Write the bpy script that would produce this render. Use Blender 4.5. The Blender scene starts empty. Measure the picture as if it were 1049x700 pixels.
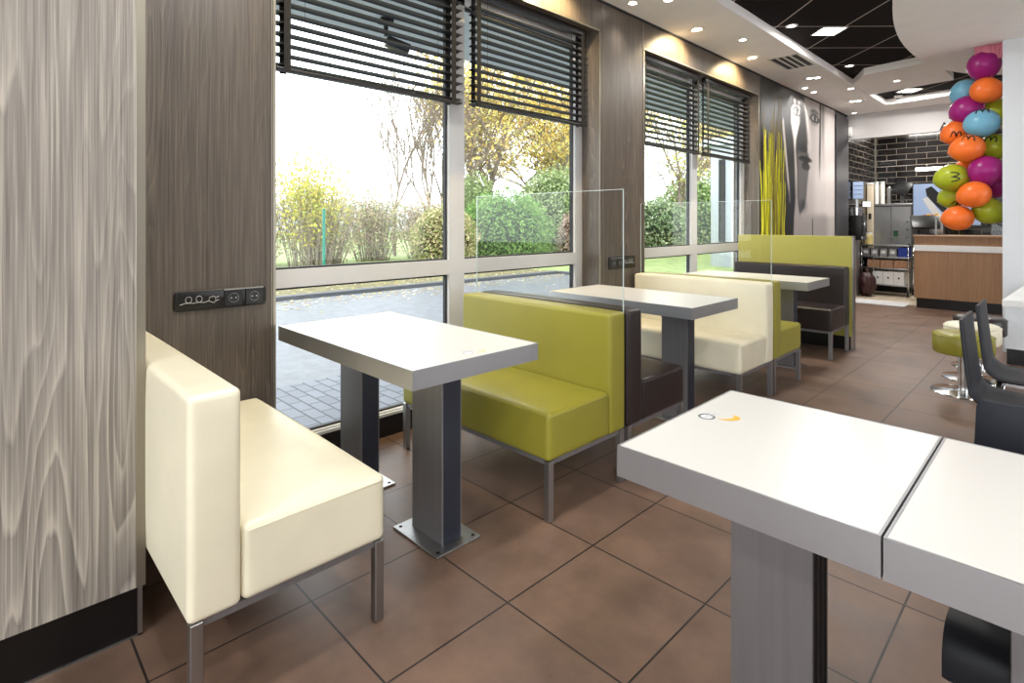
import bpy, bmesh, math, random
from mathutils import Vector, Matrix, Euler
random.seed(7)
C = bpy.context.scene.collection
PI = math.pi

# ------------------------------------------------------------------ materials
def s2l(c):
    return tuple(((v/255)/12.92 if v/255 <= .04045 else ((v/255+.055)/1.055)**2.4) for v in c)

def new_mat(name):
    m = bpy.data.materials.new(name); m.use_nodes = True
    nt = m.node_tree; b = nt.nodes['Principled BSDF']
    return m, nt, b

def N(nt, t, **kw):
    n = nt.nodes.new(t)
    for k, v in kw.items(): setattr(n, k, v)
    return n

def ramp(nt, stops):
    r = N(nt, 'ShaderNodeValToRGB'); e = r.color_ramp.elements
    while len(e) < len(stops): e.new(.5)
    for i, (p, c) in enumerate(stops):
        e[i].position = p; e[i].color = tuple(c) + (1,) if len(c) == 3 else c
    return r

def plain(name, rgb, rough=.5, metal=0., noise=.05, scale=6., bump=0., bscale=200., spec=.5, stretch=(1, 1, 1), coat=0.):
    """base colour with a little procedural variation and optional fine bump"""
    m, nt, b = new_mat(name); L = nt.links
    base = s2l(rgb)
    tc = N(nt, 'ShaderNodeTexCoord'); mp = N(nt, 'ShaderNodeMapping'); mp.inputs['Scale'].default_value = stretch
    L.new(tc.outputs['Object'], mp.inputs['Vector'])
    nz = N(nt, 'ShaderNodeTexNoise'); nz.inputs['Scale'].default_value = scale; nz.inputs['Detail'].default_value = 4
    L.new(mp.outputs[0], nz.inputs['Vector'])
    r = ramp(nt, [(.3, tuple(v*(1-noise) for v in base)), (.7, tuple(min(1, v*(1+noise)) for v in base))])
    L.new(nz.outputs['Fac'], r.inputs[0]); L.new(r.outputs[0], b.inputs['Base Color'])
    b.inputs['Roughness'].default_value = rough; b.inputs['Metallic'].default_value = metal
    b.inputs['Specular IOR Level'].default_value = spec
    b.inputs['Coat Weight'].default_value = coat
    if bump:
        n2 = N(nt, 'ShaderNodeTexNoise'); n2.inputs['Scale'].default_value = bscale; n2.inputs['Detail'].default_value = 3
        L.new(mp.outputs[0], n2.inputs['Vector'])
        bp = N(nt, 'ShaderNodeBump'); bp.inputs['Strength'].default_value = bump; bp.inputs['Distance'].default_value = .002
        L.new(n2.outputs['Fac'], bp.inputs['Height']); L.new(bp.outputs[0], b.inputs['Normal'])
    return m

def leather(name, rgb, rough=.38):
    m, nt, b = new_mat(name); L = nt.links
    base = s2l(rgb)
    tc = N(nt, 'ShaderNodeTexCoord')
    nz = N(nt, 'ShaderNodeTexNoise'); nz.inputs['Scale'].default_value = 3.5; nz.inputs['Detail'].default_value = 3
    L.new(tc.outputs['Object'], nz.inputs['Vector'])
    r = ramp(nt, [(.3, tuple(v*.93 for v in base)), (.7, tuple(min(1, v*1.05) for v in base))])
    L.new(nz.outputs['Fac'], r.inputs[0]); L.new(r.outputs[0], b.inputs['Base Color'])
    vo = N(nt, 'ShaderNodeTexVoronoi'); vo.inputs['Scale'].default_value = 260
    L.new(tc.outputs['Object'], vo.inputs['Vector'])
    n2 = N(nt, 'ShaderNodeTexNoise'); n2.inputs['Scale'].default_value = 9; n2.inputs['Detail'].default_value = 2
    L.new(tc.outputs['Object'], n2.inputs['Vector'])
    ad = N(nt, 'ShaderNodeMath', operation='MULTIPLY_ADD'); ad.inputs[1].default_value = 6.
    L.new(n2.outputs['Fac'], ad.inputs[0]); L.new(vo.outputs['Distance'], ad.inputs[2])
    bp = N(nt, 'ShaderNodeBump'); bp.inputs['Strength'].default_value = .25; bp.inputs['Distance'].default_value = .0012
    L.new(ad.outputs[0], bp.inputs['Height']); L.new(bp.outputs[0], b.inputs['Normal'])
    b.inputs['Roughness'].default_value = rough
    return m

def wood(name, dark, mid, light, contrast=1., sc=1., rough=.5, seed=0.):
    """weathered pine board, grain running along Z"""
    m, nt, b = new_mat(name); L = nt.links
    geo = N(nt, 'ShaderNodeNewGeometry')
    def mapped(s, loc=(0, 0, 0)):
        mp = N(nt, 'ShaderNodeMapping'); mp.inputs['Scale'].default_value = s; mp.inputs['Location'].default_value = loc
        L.new(geo.outputs['Position'], mp.inputs['Vector']); return mp
    def noise(scale, loc, detail, dist=0.):
        n = N(nt, 'ShaderNodeTexNoise'); n.inputs['Scale'].default_value = 1.; n.inputs['Detail'].default_value = detail; n.inputs['Distortion'].default_value = dist
        L.new(mapped(scale, loc).outputs[0], n.inputs['Vector']); return n.outputs['Fac']
    def ma(a, k, add=0.):
        q = N(nt, 'ShaderNodeMath', operation='MULTIPLY_ADD'); L.new(a, q.inputs[0]); q.inputs[1].default_value = k
        if isinstance(add, float): q.inputs[2].default_value = add
        else: L.new(add, q.inputs[2])
        return q.outputs[0]
    big = noise((4.6*sc, 4.6*sc, .24*sc), (seed, seed, 0), 2., .15)
    wob = noise((30*sc, 30*sc, 3*sc), (seed, 4, 1), 2.)
    ph = ma(big, 40., ma(wob, .8))
    fr = N(nt, 'ShaderNodeMath', operation='FRACT'); L.new(ph, fr.inputs[0])
    rg = N(nt, 'ShaderNodeValToRGB'); e = rg.color_ramp.elements       # late wood: thin darker line, pale flank
    e[0].position = 0; e[0].color = (.35, .35, .35, 1); e[1].position = 1; e[1].color = (.42, .42, .42, 1)
    for p_, v_ in ((.12, .9), (.35, .62), (.75, .5)):
        q = e.new(p_); q.color = (v_, v_, v_, 1)
    L.new(fr.outputs[0], rg.inputs[0])
    patch = noise((2.2*sc, 2.2*sc, .35*sc), (seed*2, 7, 0), 2.)
    pr = ramp(nt, [(.42, (0, 0, 0)), (.62, (1, 1, 1))]); L.new(patch, pr.inputs[0])
    cen = ma(rg.outputs[0], 1., -.5)
    mk = N(nt, 'ShaderNodeMath', operation='MULTIPLY'); L.new(cen, mk.inputs[0]); L.new(ma(pr.outputs[0], .8, .2), mk.inputs[1])
    fib = noise((250*sc, 250*sc, 3*sc), (seed*3, 1, 0), 3.)
    fib2 = noise((60*sc, 60*sc, 1.6*sc), (seed*5, 2, 0), 3.)
    tone = noise((5*sc, 5*sc, .5), (seed*7, 2, 0), 2.)
    tot = ma(mk.outputs[0], .62*contrast, ma(fib, .80, ma(fib2, .28, ma(tone, .3, -.195))))
    r = ramp(nt, [(.22, s2l(dark)), (.5, s2l(mid)), (.80, s2l(light))])
    L.new(tot, r.inputs[0]); L.new(r.outputs[0], b.inputs['Base Color'])
    bp = N(nt, 'ShaderNodeBump'); bp.inputs['Strength'].default_value = .35; bp.inputs['Distance'].default_value = .001
    L.new(tot, bp.inputs['Height']); L.new(bp.outputs[0], b.inputs['Normal'])
    b.inputs['Roughness'].default_value = rough
    return m

def brick_mat(name, c1, c2, mortar, w, h, msz, axis='XY', off=.5, rough=.3, loc=(0, 0, 0), rot=0., mottle=0., bump=.4, spec=.5, metal=0.):
    m, nt, b = new_mat(name); L = nt.links
    geo = N(nt, 'ShaderNodeNewGeometry'); sp = N(nt, 'ShaderNodeSeparateXYZ'); cb = N(nt, 'ShaderNodeCombineXYZ')
    L.new(geo.outputs['Position'], sp.inputs[0])
    L.new(sp.outputs[axis[0]], cb.inputs[0]); L.new(sp.outputs[axis[1]], cb.inputs[1])
    mp = N(nt, 'ShaderNodeMapping'); mp.inputs['Location'].default_value = loc; mp.inputs['Rotation'].default_value = (0, 0, rot)
    L.new(cb.outputs[0], mp.inputs['Vector'])
    br = N(nt, 'ShaderNodeTexBrick'); br.offset = off; br.squash = 1.
    br.inputs['Scale'].default_value = 1.; br.inputs['Brick Width'].default_value = w; br.inputs['Row Height'].default_value = h
    br.inputs['Mortar Size'].default_value = msz; br.inputs['Mortar Smooth'].default_value = .1; br.inputs['Bias'].default_value = 0
    br.inputs['Color1'].default_value = s2l(c1)+(1,); br.inputs['Color2'].default_value = s2l(c2)+(1,); br.inputs['Mortar'].default_value = s2l(mortar)+(1,)
    L.new(mp.outputs[0], br.inputs['Vector'])
    col = br.outputs['Color']
    if mottle:
        nz = N(nt, 'ShaderNodeTexNoise'); nz.inputs['Scale'].default_value = 3.6; nz.inputs['Detail'].default_value = 9; nz.inputs['Roughness'].default_value = .62
        L.new(geo.outputs['Position'], nz.inputs['Vector'])
        r = ramp(nt, [(.3, (1-mottle,)*3), (.7, (1+mottle*.6, 1+mottle*.5, 1+mottle*.4))])
        L.new(nz.outputs['Fac'], r.inputs[0])
        mx = N(nt, 'ShaderNodeMix', data_type='RGBA', blend_type='MULTIPLY'); mx.inputs['Factor'].default_value = 1
        L.new(col, mx.inputs['A']); L.new(r.outputs[0], mx.inputs['B']); col = mx.outputs['Result']
        rr = ramp(nt, [(.3, (rough-.06,)*3), (.7, (rough+.08,)*3)]); L.new(nz.outputs['Fac'], rr.inputs[0]); L.new(rr.outputs[0], b.inputs['Roughness'])
    else:
        b.inputs['Roughness'].default_value = rough
    L.new(col, b.inputs['Base Color'])
    bp = N(nt, 'ShaderNodeBump'); bp.inputs['Strength'].default_value = bump; bp.inputs['Distance'].default_value = .002; bp.invert = True
    L.new(br.outputs['Fac'], bp.inputs['Height']); L.new(bp.outputs[0], b.inputs['Normal'])
    b.inputs['Metallic'].default_value = metal; b.inputs['Specular IOR Level'].default_value = spec
    return m

def emit(name, rgb, strength):
    m, nt, b = new_mat(name)
    b.inputs['Base Color'].default_value = s2l(rgb)+(1,)
    b.inputs['Emission Color'].default_value = s2l(rgb)+(1,); b.inputs['Emission Strength'].default_value = strength
    return m

def glass(name, tint=(1, 1, 1), amount=1., gloss_rough=0., two=False):
    m = bpy.data.materials.new(name); m.use_nodes = True; nt = m.node_tree; nt.nodes.clear(); L = nt.links
    o = N(nt, 'ShaderNodeOutputMaterial'); t = N(nt, 'ShaderNodeBsdfTransparent'); t.inputs[0].default_value = tint+(1,)
    g = N(nt, 'ShaderNodeBsdfGlossy'); g.inputs['Roughness'].default_value = gloss_rough
    f = N(nt, 'ShaderNodeFresnel'); f.inputs[0].default_value = 1.45
    mu = N(nt, 'ShaderNodeMath', operation='MULTIPLY'); mu.inputs[1].default_value = amount
    mx = N(nt, 'ShaderNodeMixShader')
    ge = N(nt, 'ShaderNodeNewGeometry'); iv = N(nt, 'ShaderNodeMath', operation='SUBTRACT'); iv.inputs[0].default_value = 1.; m2 = N(nt, 'ShaderNodeMath', operation='MULTIPLY')
    if two: iv.inputs[1].default_value = 0.
    else: L.new(ge.outputs['Backfacing'], iv.inputs[1])
    L.new(f.outputs[0], m2.inputs[0]); L.new(iv.outputs[0], m2.inputs[1]); L.new(m2.outputs[0], mu.inputs[0]); L.new(mu.outputs[0], mx.inputs[0]); L.new(t.outputs[0], mx.inputs[1]); L.new(g.outputs[0], mx.inputs[2]); L.new(mx.outputs[0], o.inputs[0])
    return m

def leafmat(name):
    m = bpy.data.materials.new(name); m.use_nodes = True; nt = m.node_tree; nt.nodes.clear(); L = nt.links
    o = N(nt, 'ShaderNodeOutputMaterial'); d = N(nt, 'ShaderNodeBsdfDiffuse'); t = N(nt, 'ShaderNodeBsdfTranslucent'); a = N(nt, 'ShaderNodeAttribute', attribute_name='tint')
    mx = N(nt, 'ShaderNodeMixShader'); mx.inputs[0].default_value = .4
    L.new(a.outputs['Color'], d.inputs[0]); L.new(a.outputs['Color'], t.inputs[0])
    L.new(d.outputs[0], mx.inputs[1]); L.new(t.outputs[0], mx.inputs[2]); L.new(mx.outputs[0], o.inputs[0])
    return m

def attr_mat(name, rough=.45):
    m, nt, b = new_mat(name); a = N(nt, 'ShaderNodeAttribute', attribute_name='tint')
    nt.links.new(a.outputs['Color'], b.inputs['Base Color']); b.inputs['Roughness'].default_value = rough
    return m

M = {}
M['wood_near'] = wood('weathered_pine_light', (92, 86, 80), (140, 133, 125), (182, 174, 162), 1.6, .9, .5, 3.1)
M['wood_wall'] = wood('weathered_pine_brown', (56, 48, 42), (86, 77, 68), (116, 104, 92), .9, 1., .42, 11.)
M['wood_counter'] = wood('counter_oak', (128, 94, 66), (156, 118, 86), (176, 138, 104), .25, 1.4, .45, 5.)
M['cream'] = leather('cream_leatherette', (237, 230, 204))
M['green'] = leather('olive_green_leatherette', (146, 139, 48))
M['brown'] = leather('dark_brown_leatherette', (40, 31, 30), .34)
M['white_top'] = plain('white_laminate', (214, 212, 207), .28, noise=.01, scale=3)
M['steel'] = plain('brushed_steel', (168, 168, 168), .36, 1., .06, 3., .15, 90., stretch=(30, 30, 1))
M['steel_edge'] = plain('brushed_steel_edge', (172, 173, 176), .36, .8, .07, 3., .1, 60.)
M['steel_col'] = plain('brushed_steel_column', (130, 128, 130), .4, .55, .06, 3., .1, 60., stretch=(20, 20, 1))
M['steel_groove'] = plain('dark_anodised_channel', (34, 32, 33), .5, .6, .1)
M['chrome'] = plain('chrome', (215, 215, 215), .12, 1., .01)
M['alu'] = plain('window_aluminium', (202, 201, 200), .42, .0, .02)
M['gasket'] = plain('black_rubber_gasket', (28, 30, 34), .6)
M['alu_trim'] = plain('satin_metal_edge_trim', (158, 152, 138), .35, .85, .04, 2., stretch=(8, 8, .4))
M['black'] = plain('black_skirting', (12, 12, 13), .28, noise=.2, scale=40)
M['blind'] = plain('blackened_slats', (24, 20, 19), .45)
M['blind_tape'] = plain('black_ladder_tape', (18, 17, 17), .85)
M['ceil_white'] = plain('white_plasterboard', (244, 240, 236), .75, noise=.02)
M['white_wall'] = plain('white_wall_paint', (214, 217, 222), .6, noise=.015)
M['ceil_dark'] = brick_mat('dark_grid_ceiling', (24, 16, 16), (22, 15, 15), (190, 178, 170), .64, .64, .006, 'XY', 0., .8, spec=.1, rot=math.radians(45), loc=(.10, .12, 0), bump=0.)
M['floor'] = brick_mat('brown_floor_tile', (122, 98, 83), (115, 93, 80), (42, 37, 35), .454, .4545, .0033, 'XY', 0., .40, spec=.38, loc=(.387+.454*20, -.339+.4545*20, 0), mottle=.36, bump=.5)
M['floor_kit'] = brick_mat('beige_kitchen_tile', (196, 182, 160), (188, 174, 152), (150, 138, 122), .2, .2, .004, 'XY', 0., .4, mottle=.08)
M['metro_back'] = brick_mat('black_metro_tile', (14, 12, 12), (20, 16, 15), (112, 104, 95), .30, .105, .005, 'XZ', .5, .12, loc=(.05, .03, 0))
M['metro_side'] = brick_mat('black_metro_tile_side', (14, 12, 12), (20, 16, 15), (112, 104, 95), .30, .105, .005, 'YZ', .5, .12, loc=(.1, .03, 0))
M['glass'] = glass('window_glass', (.97, .985, .98), .7)
M['screen_glass'] = glass('partition_glass', (.965, .97, .965), 1.)
M['glass_edge'] = plain('polished_glass_edge', (206, 220, 216), .1, noise=.02, coat=1.)
M['plastic_black'] = plain('black_plastic', (20, 20, 21), .35)
M['chair'] = plain('charcoal_chair_shell', (27, 30, 38), .48, spec=.3, noise=.05, scale=4)
M['chair_gray'] = plain('charcoal_chair_seat', (24, 26, 32), .5, spec=.3)
M['white'] = plain('white_plastic', (232, 232, 230), .4)
M['offwhite'] = plain('painted_white_unit', (226, 230, 234), .35)
M['panel_green'] = plain('lime_green_board', (172, 165, 76), .45, noise=.02)
M['lamp'] = emit('downlight_lens', (255, 250, 240), 14.)
M['lamp_warm'] = emit('warm_downlight_lens', (255, 236, 196), 14.)
M['led'] = emit('led_panel_diffuser', (255, 252, 246), 8.)
M['ring'] = plain('white_lamp_ring', (214, 210, 204), .4)
M['red_dark'] = plain('maroon_bag', (58, 26, 26), .5)
M['blue'] = plain('blue_plastic', (36, 60, 150), .4)
M['carton'] = plain('brown_cartons', (168, 128, 98), .7, noise=.3, scale=30)
M['cup'] = plain('paper_cup_white', (222, 218, 208), .6)
M['beige'] = plain('beige_enamel', (196, 182, 158), .5)
M['screen'] = emit('lit_screen', (140, 158, 186), .45)
M['screen_w'] = emit('lit_white_screen', (240, 246, 250), 1.6)
M['asphalt'] = plain('wet_asphalt', (100, 104, 112), .45, noise=.22, scale=9, bump=.4, bscale=90)
M['kerb'] = plain('concrete_kerb', (84, 86, 90), .8, noise=.1)
M['paver'] = brick_mat('grey_paving_blocks', (118, 123, 134), (106, 111, 122), (56, 60, 68), .2, .1, .007, 'XY', .5, .6, rot=0, mottle=.12)
M['lawn'] = plain('short_grass', (134, 150, 92), .9, noise=.3, scale=3, bump=1., bscale=60)
M['verge'] = plain('leaf_strewn_verge', (104, 98, 66), .9, noise=.45, scale=5, bump=1., bscale=40)
M['leaf'] = leafmat('leaf_tissue')
M['bark'] = plain('grey_bark', (138, 124, 112), .9, noise=.3, scale=12)
M['teal'] = plain('teal_powder_coat', (30, 120, 104), .5)
M['ext_white'] = plain('white_render', (170, 176, 184), .7)
M['canopy'] = plain('canopy_soffit_metal', (214, 222, 228), .6)
M['print'] = attr_mat('printed_mural', .42)
M['reed'] = attr_mat('dried_stems', .7)
M['ink'] = plain('black_ink', (22, 20, 22), .6)
M['dec_grey'] = plain('decal_grey', (110, 116, 118), .5)
M['dec_pale'] = plain('decal_pale_grey', (196, 198, 206), .5)
M['dec_white'] = plain('decal_white', (240, 240, 240), .5)
M['dec_gold'] = plain('decal_orange_yellow', (238, 176, 50), .5)
M['dec_faint'] = plain('decal_worn_yellow', (226, 212, 160), .5)
M['line_white'] = plain('white_line_print', (196, 196, 196), .6)
M['dark_panel'] = plain('dark_charcoal_board', (62, 60, 62), .4, noise=.1, scale=2, stretch=(8, 8, .5))
M['pink'] = plain('pink_paper', (226, 138, 158), .6)

# ------------------------------------------------------------------ helpers
def tag(o, label=None, cat=None, group=None, kind=None):
    if label: o['label'] = label
    if cat: o['category'] = cat
    if group: o['group'] = group
    if kind: o['kind'] = kind
    return o

def root(name, loc, rz=0., **k):
    o = bpy.data.objects.new(name, None); C.objects.link(o)
    o.location = loc; o.rotation_euler = (0, 0, rz); o.empty_display_size = .1
    return tag(o, **k)

def obj(name, bm, mat, parent=None, smooth=False, mats=None):
    me = bpy.data.meshes.new(name)
    bmesh.ops.recalc_face_normals(bm, faces=bm.faces[:])
    bm.to_mesh(me); bm.free()
    for mm in (mats or [mat]): me.materials.append(mm)
    if smooth:
        for p in me.polygons: p.use_smooth = True
    o = bpy.data.objects.new(name, me); C.objects.link(o)
    if parent is not None: o.parent = parent
    return o

def auto(o, ang=35):
    """smooth shading with edges split by angle"""
    me = o.data
    for p in me.polygons: p.use_smooth = True
    bm = bmesh.new(); bm.from_mesh(me)
    for e in bm.edges:
        if len(e.link_faces) == 2 and e.calc_face_angle(0) > math.radians(ang): e.smooth = False
    bm.to_mesh(me); bm.free()
    return o

def box(bm, x0, x1, y0, y1, z0, z1, bev=0., seg=2, mat=0):
    r = bmesh.ops.create_cube(bm, size=1.)
    vs = r['verts']
    for v in vs:
        v.co = Vector(((x0+x1)/2 + v.co.x*(x1-x0), (y0+y1)/2 + v.co.y*(y1-y0), (z0+z1)/2 + v.co.z*(z1-z0)))
    fs = set(f for v in vs for f in v.link_faces)
    for f in fs: f.material_index = mat
    if bev:
        es = list(set(e for v in vs for e in v.link_edges))
        rr = bmesh.ops.bevel(bm, geom=es, offset=bev, segments=seg, affect='EDGES', profile=.5)
        for f in rr['faces']: f.material_index = mat
    return vs

def bxo(name, dims, mat, parent=None, bev=0., seg=2):
    bm = bmesh.new(); box(bm, *dims, bev=bev, seg=seg)
    o = obj(name, bm, mat, parent)
    if bev: auto(o)
    return o

def tube(bm, pts, r, seg=8, r2=None, caps=True):
    pts = [Vector(p) for p in pts]; n = len(pts); rings = []
    up = Vector((0, 0, 1))
    for i, p in enumerate(pts):
        d = (pts[min(i+1, n-1)] - pts[max(i-1, 0)]).normalized()
        a = d.cross(up)
        if a.length < 1e-3: a = d.cross(Vector((1, 0, 0)))
        a.normalize(); b = d.cross(a)
        rr = r if r2 is None else r + (r2-r)*i/(n-1)
        rings.append([bm.verts.new(p + a*math.cos(2*PI*k/seg)*rr + b*math.sin(2*PI*k/seg)*rr) for k in range(seg)])
    for i in range(n-1):
        for k in range(seg):
            bm.faces.new((rings[i][k], rings[i][(k+1) % seg], rings[i+1][(k+1) % seg], rings[i+1][k]))
    if caps:
        bm.faces.new(rings[0]); bm.faces.new(rings[-1])

def lathe(bm, prof, seg=32, c=(0, 0, 0), mat=0):
    """prof: list of (r, z)"""
    rings = []
    for r, z in prof:
        if r < 1e-6: rings.append([bm.verts.new((c[0], c[1], c[2]+z))])
        else: rings.append([bm.verts.new((c[0]+r*math.cos(2*PI*k/seg), c[1]+r*math.sin(2*PI*k/seg), c[2]+z)) for k in range(seg)])
    for i in range(len(rings)-1):
        a, b = rings[i], rings[i+1]
        for k in range(seg):
            k2 = (k+1) % seg
            if len(a) == 1 and len(b) == 1: continue
            if len(a) == 1: f = bm.faces.new((a[0], b[k2], b[k]))
            elif len(b) == 1: f = bm.faces.new((a[k], a[k2], b[0]))
            else: f = bm.faces.new((a[k], a[k2], b[k2], b[k]))
            f.material_index = mat

def prism(bm, poly, z0, z1, mat=0):
    a = [bm.verts.new((x, y, z0)) for x, y in poly]; b = [bm.verts.new((x, y, z1)) for x, y in poly]
    fs = [bm.faces.new(a), bm.faces.new(b)]
    for i in range(len(poly)):
        j = (i+1) % len(poly); fs.append(bm.faces.new((a[i], a[j], b[j], b[i])))
    for f in fs: f.material_index = mat

def cushion(dims, r=.022, n=14, puff=(0, 0, 0, 0, 0, 0), rz=None):
    """upholstered block: rounded box whose faces swell slightly. puff: -x +x -y +y -z +z"""
    x0, x1, y0, y1, z0, z1 = dims
    c = Vector(((x0+x1)/2, (y0+y1)/2, (z0+z1)/2)); h = Vector(((x1-x0)/2, (y1-y0)/2, (z1-z0)/2))
    bm = bmesh.new(); bmesh.ops.create_cube(bm, size=2.)
    bmesh.ops.subdivide_edges(bm, edges=bm.edges[:], cuts=n, use_grid_fill=True)
    def spread(t, hh):      # bunch the loops near the edges so the rounding is smooth
        s = 1 if t >= 0 else -1; a = abs(t); k = 1 - min(.45, 1.3*r/hh)
        return s*(a/ .62*k if a < .62 else k + (a-.62)/.38*(1-k))
    for v in bm.verts:
        u = v.co.copy()
        p = Vector([spread(u[i], h[i])*h[i] for i in range(3)])
        inner = Vector([max(-(h[i]-r), min(h[i]-r, p[i])) for i in range(3)])
        d = p - inner
        if d.length > 1e-9: p2 = inner + d.normalized()*r if sum(1 for i in range(3) if abs(d[i]) > 1e-9) > 1 else p
        else: p2 = p
        for i in range(3):
            j, k = (i+1) % 3, (i+2) % 3
            w = max(0, 1-(p[j]/h[j])**4)*max(0, 1-(p[k]/h[k])**4)
            if u[i] > .999: p2[i] += puff[2*i+1]*w
            if u[i] < -.999: p2[i] -= puff[2*i]*w
        v.co = c + p2
    return bm

def copy_tree(o, parent=None):
    c = o.copy(); C.objects.link(c)
    if parent is not None: c.parent = parent
    for ch in [x for x in bpy.data.objects if x.parent == o]: copy_tree(ch, c)
    return c

def struct(name, bm, mat, parent=None, mats=None, label=None):
    o = obj(name, bm, mat, parent, mats=mats)
    if parent is None: o['kind'] = 'structure'
    if label: o['label'] = label
    return o

XW = -2.63      # inner face of the window wall
Y0, Y1 = -3.6, 12.15
XR = 4.6
# ------------------------------------------------------------------ shell
bm = bmesh.new(); box(bm, XW-.3, XR+.2, Y0-.2, 10.04, -.1, 0.); struct('floor', bm, M['floor'])
bm = bmesh.new(); box(bm, XW-.3, XR+.2, 10.04, Y1+.2, -.1, 0.); o = struct('floor_kitchen', bm, M['floor_kit'])
# ceiling: dark grid field, white soffits below it
bm = bmesh.new(); box(bm, XW-.3, XR+.2, Y0-.2, 10.3, 3.085, 3.2); struct('ceiling', bm, M['ceil_dark'])
bm = bmesh.new(); box(bm, XW-.3, XR+.2, 10.3, Y1+.2, 3.0, 3.2); struct('ceiling_kitchen', bm, M['ceil_white'])
bm = bmesh.new()
prism(bm, [(XW-.02, Y0), (-1.985, Y0), (-2.0, 8.1), (-1.98, 9.78), (-2.0, 10.3), (XW-.02, 10.3)], 3.0, 3.084)
prism(bm, [(-2.0, 8.1), (-1.765, 7.61), (-1.05, 7.49), (-1.05, 8.66), (-1.98, 8.86)], 3.0, 3.084)
prism(bm, [(-1.98, 9.78), (XR, 8.9), (XR, 10.3), (-2.0, 10.3)], 3.0, 3.084)
struct('ceiling_soffit', bm, M['ceil_white'])
bm = bmesh.new()
pl = [(.9, 2.7), (-.15, 3.25), (-.6, 3.9), (-.86, 4.6), (-1.02, 5.25), (-1.13, 5.9), (-1.18, 6.5), (-1.175, 7.1), (-1.12, 7.6), (-1.02, 8.02), (-.83, 8.42), (-.55, 8.72), (0, 8.9), (XR, 8.9), (XR, 2.7)]
sm = []
for i in range(len(pl)-3):      # Catmull-Rom through the curved run
    p0, p1, p2, p3 = (Vector(pl[max(i-1, 0)]+(0,)), Vector(pl[i]+(0,)), Vector(pl[i+1]+(0,)), Vector(pl[min(i+2, len(pl)-1)]+(0,)))
    for t in range(5):
        t /= 5
        q = .5*((2*p1)+(-p0+p2)*t+(2*p0-5*p1+4*p2-p3)*t*t+(-p0+3*p1-3*p2+p3)*t**3); sm.append((q.x, q.y))
sm += [(XR, 8.9), (XR, 2.7)]
prism(bm, sm, 2.985, 3.084); struct('ceiling_canopy', bm, M['ceil_white'])

# window wall (left): piers, header; openings 1 and 2
W1, W2 = (1.02, 3.54), (4.19, 6.67)
ZH, ZS = 2.75, .13
bm = bmesh.new()
for a, b in ((Y0, W1[0]), (W1[1], W2[0]), (W2[1], 6.70)): box(bm, XW-.3, XW, a, b, .1, 3.0)
for a, b in (W1, W2): box(bm, XW-.3, XW, a, b, ZH, 3.0)
struct('wall_left', bm, M['wood_wall'])
bm = bmesh.new(); box(bm, XW-.3, XW, 6.70, 10.3, .1, 3.0); struct('wall_left_mural_side', bm, M['dark_panel'])
bm = bmesh.new()
for a, b in ((Y0, W1[0]), (W1[1], W2[0]), (W2[1], 10.3)): box(bm, XW-.3, XW-.012, a, b, 0, .1)
for a, b in (W1, W2): box(bm, XW-.3, XW-.16, a, b, 0, ZS-.012)
struct('baseboard_left', bm, M['black'])
# metal bead round each opening and vertical joints
bm = bmesh.new()
for a, b in (W1, W2):
    box(bm, XW-.2, XW+.004, a-.012, a, .1, ZH+.012); box(bm, XW-.2, XW+.004, b, b+.012, .1, ZH+.012); box(bm, XW-.2, XW+.004, a-.012, b+.012, ZH, ZH+.012)
    for yy in (a-.016, b+.05): box(bm, XW-.01, XW+.003, yy-.004, yy, .1, 3.0)
struct('trim_1', bm, M['alu_trim'])
bm = bmesh.new(); box(bm, XW, XW+.012, W1[1]+.05, 10.3, 2.985, 3.0); box(bm, XW, XW+.012, Y0, W1[1]+.05, 2.985, 3.0); struct('trim_2', bm, M['gasket'])
# near pillar with pine board, metal edge and black base
XP = -1.95
bm = bmesh.new(); box(bm, XW, XP, Y0, .347, .155, 3.0); struct('wall_pillar', bm, M['wood_near'])
bm = bmesh.new(); box(bm, XP-.03, XP+.0015, .347, .3725, .155, 3.0, bev=.001, seg=1); struct('trim_3', bm, M['alu_trim'])
bm = bmesh.new(); box(bm, XW, XP-.02, Y0, .355, 0, .155); struct('baseboard_pillar', bm, M['black'])
bm = bmesh.new(); box(bm, XP-.03, XP-.016, .355, .367, 0, .155); box(bm, XP-.022, XP-.016, Y0, .367, 0, .006); struct('trim_4', bm, M['steel'])
# back and right walls (behind and beside the camera) with big windows
bm = bmesh.new()
box(bm, XW-.3, XR+.2, Y0-.2, Y0, 0, .2); box(bm, XW-.3, XR+.2, Y0-.2, Y0, 2.85, 3.2)
box(bm, XW-.3, -1.9, Y0-.2, Y0, .2, 2.85); box(bm, .3, .45, Y0-.2, Y0, .2, 2.85); box(bm, 4.1, XR+.2, Y0-.2, Y0, .2, 2.85)
struct('wall_back', bm, M['white_wall'])
bm = bmesh.new()
box(bm, XR, XR+.2, Y0, Y1, 0, .5); box(bm, XR, XR+.2, Y0, Y1, 2.75, 3.2)
box(bm, XR, XR+.2, Y0, 3.8, .5, 2.75); box(bm, XR, XR+.2, 7.4, Y1, .5, 2.75)
struct('wall_right', bm, M['white_wall'])
# far header over the kitchen opening, kitchen walls
bm = bmesh.new(); box(bm, XW, XR, 10.3, 10.42, 2.6, 3.0); struct('wall_header', bm, plain('header_paint', (196, 192, 190), .7, noise=.02))
bm = bmesh.new(); box(bm, XW-.3, XR+.2, Y1, Y1+.2, 0, 3.0); struct('wall_kitchen_back', bm, M['metro_back'])
bm = bmesh.new(); box(bm, XW-.3, XW, 10.3, Y1, 0, 3.0); struct('wall_kitchen_side', bm, M['metro_side'])
bm = bmesh.new(); box(bm, XW, XW+.012, 10.28, 10.305, 0, 2.9); box(bm, XW, XW+.01, Y1-.012, Y1, 0, 3.0); struct('trim_5', bm, M['alu_trim'])
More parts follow.
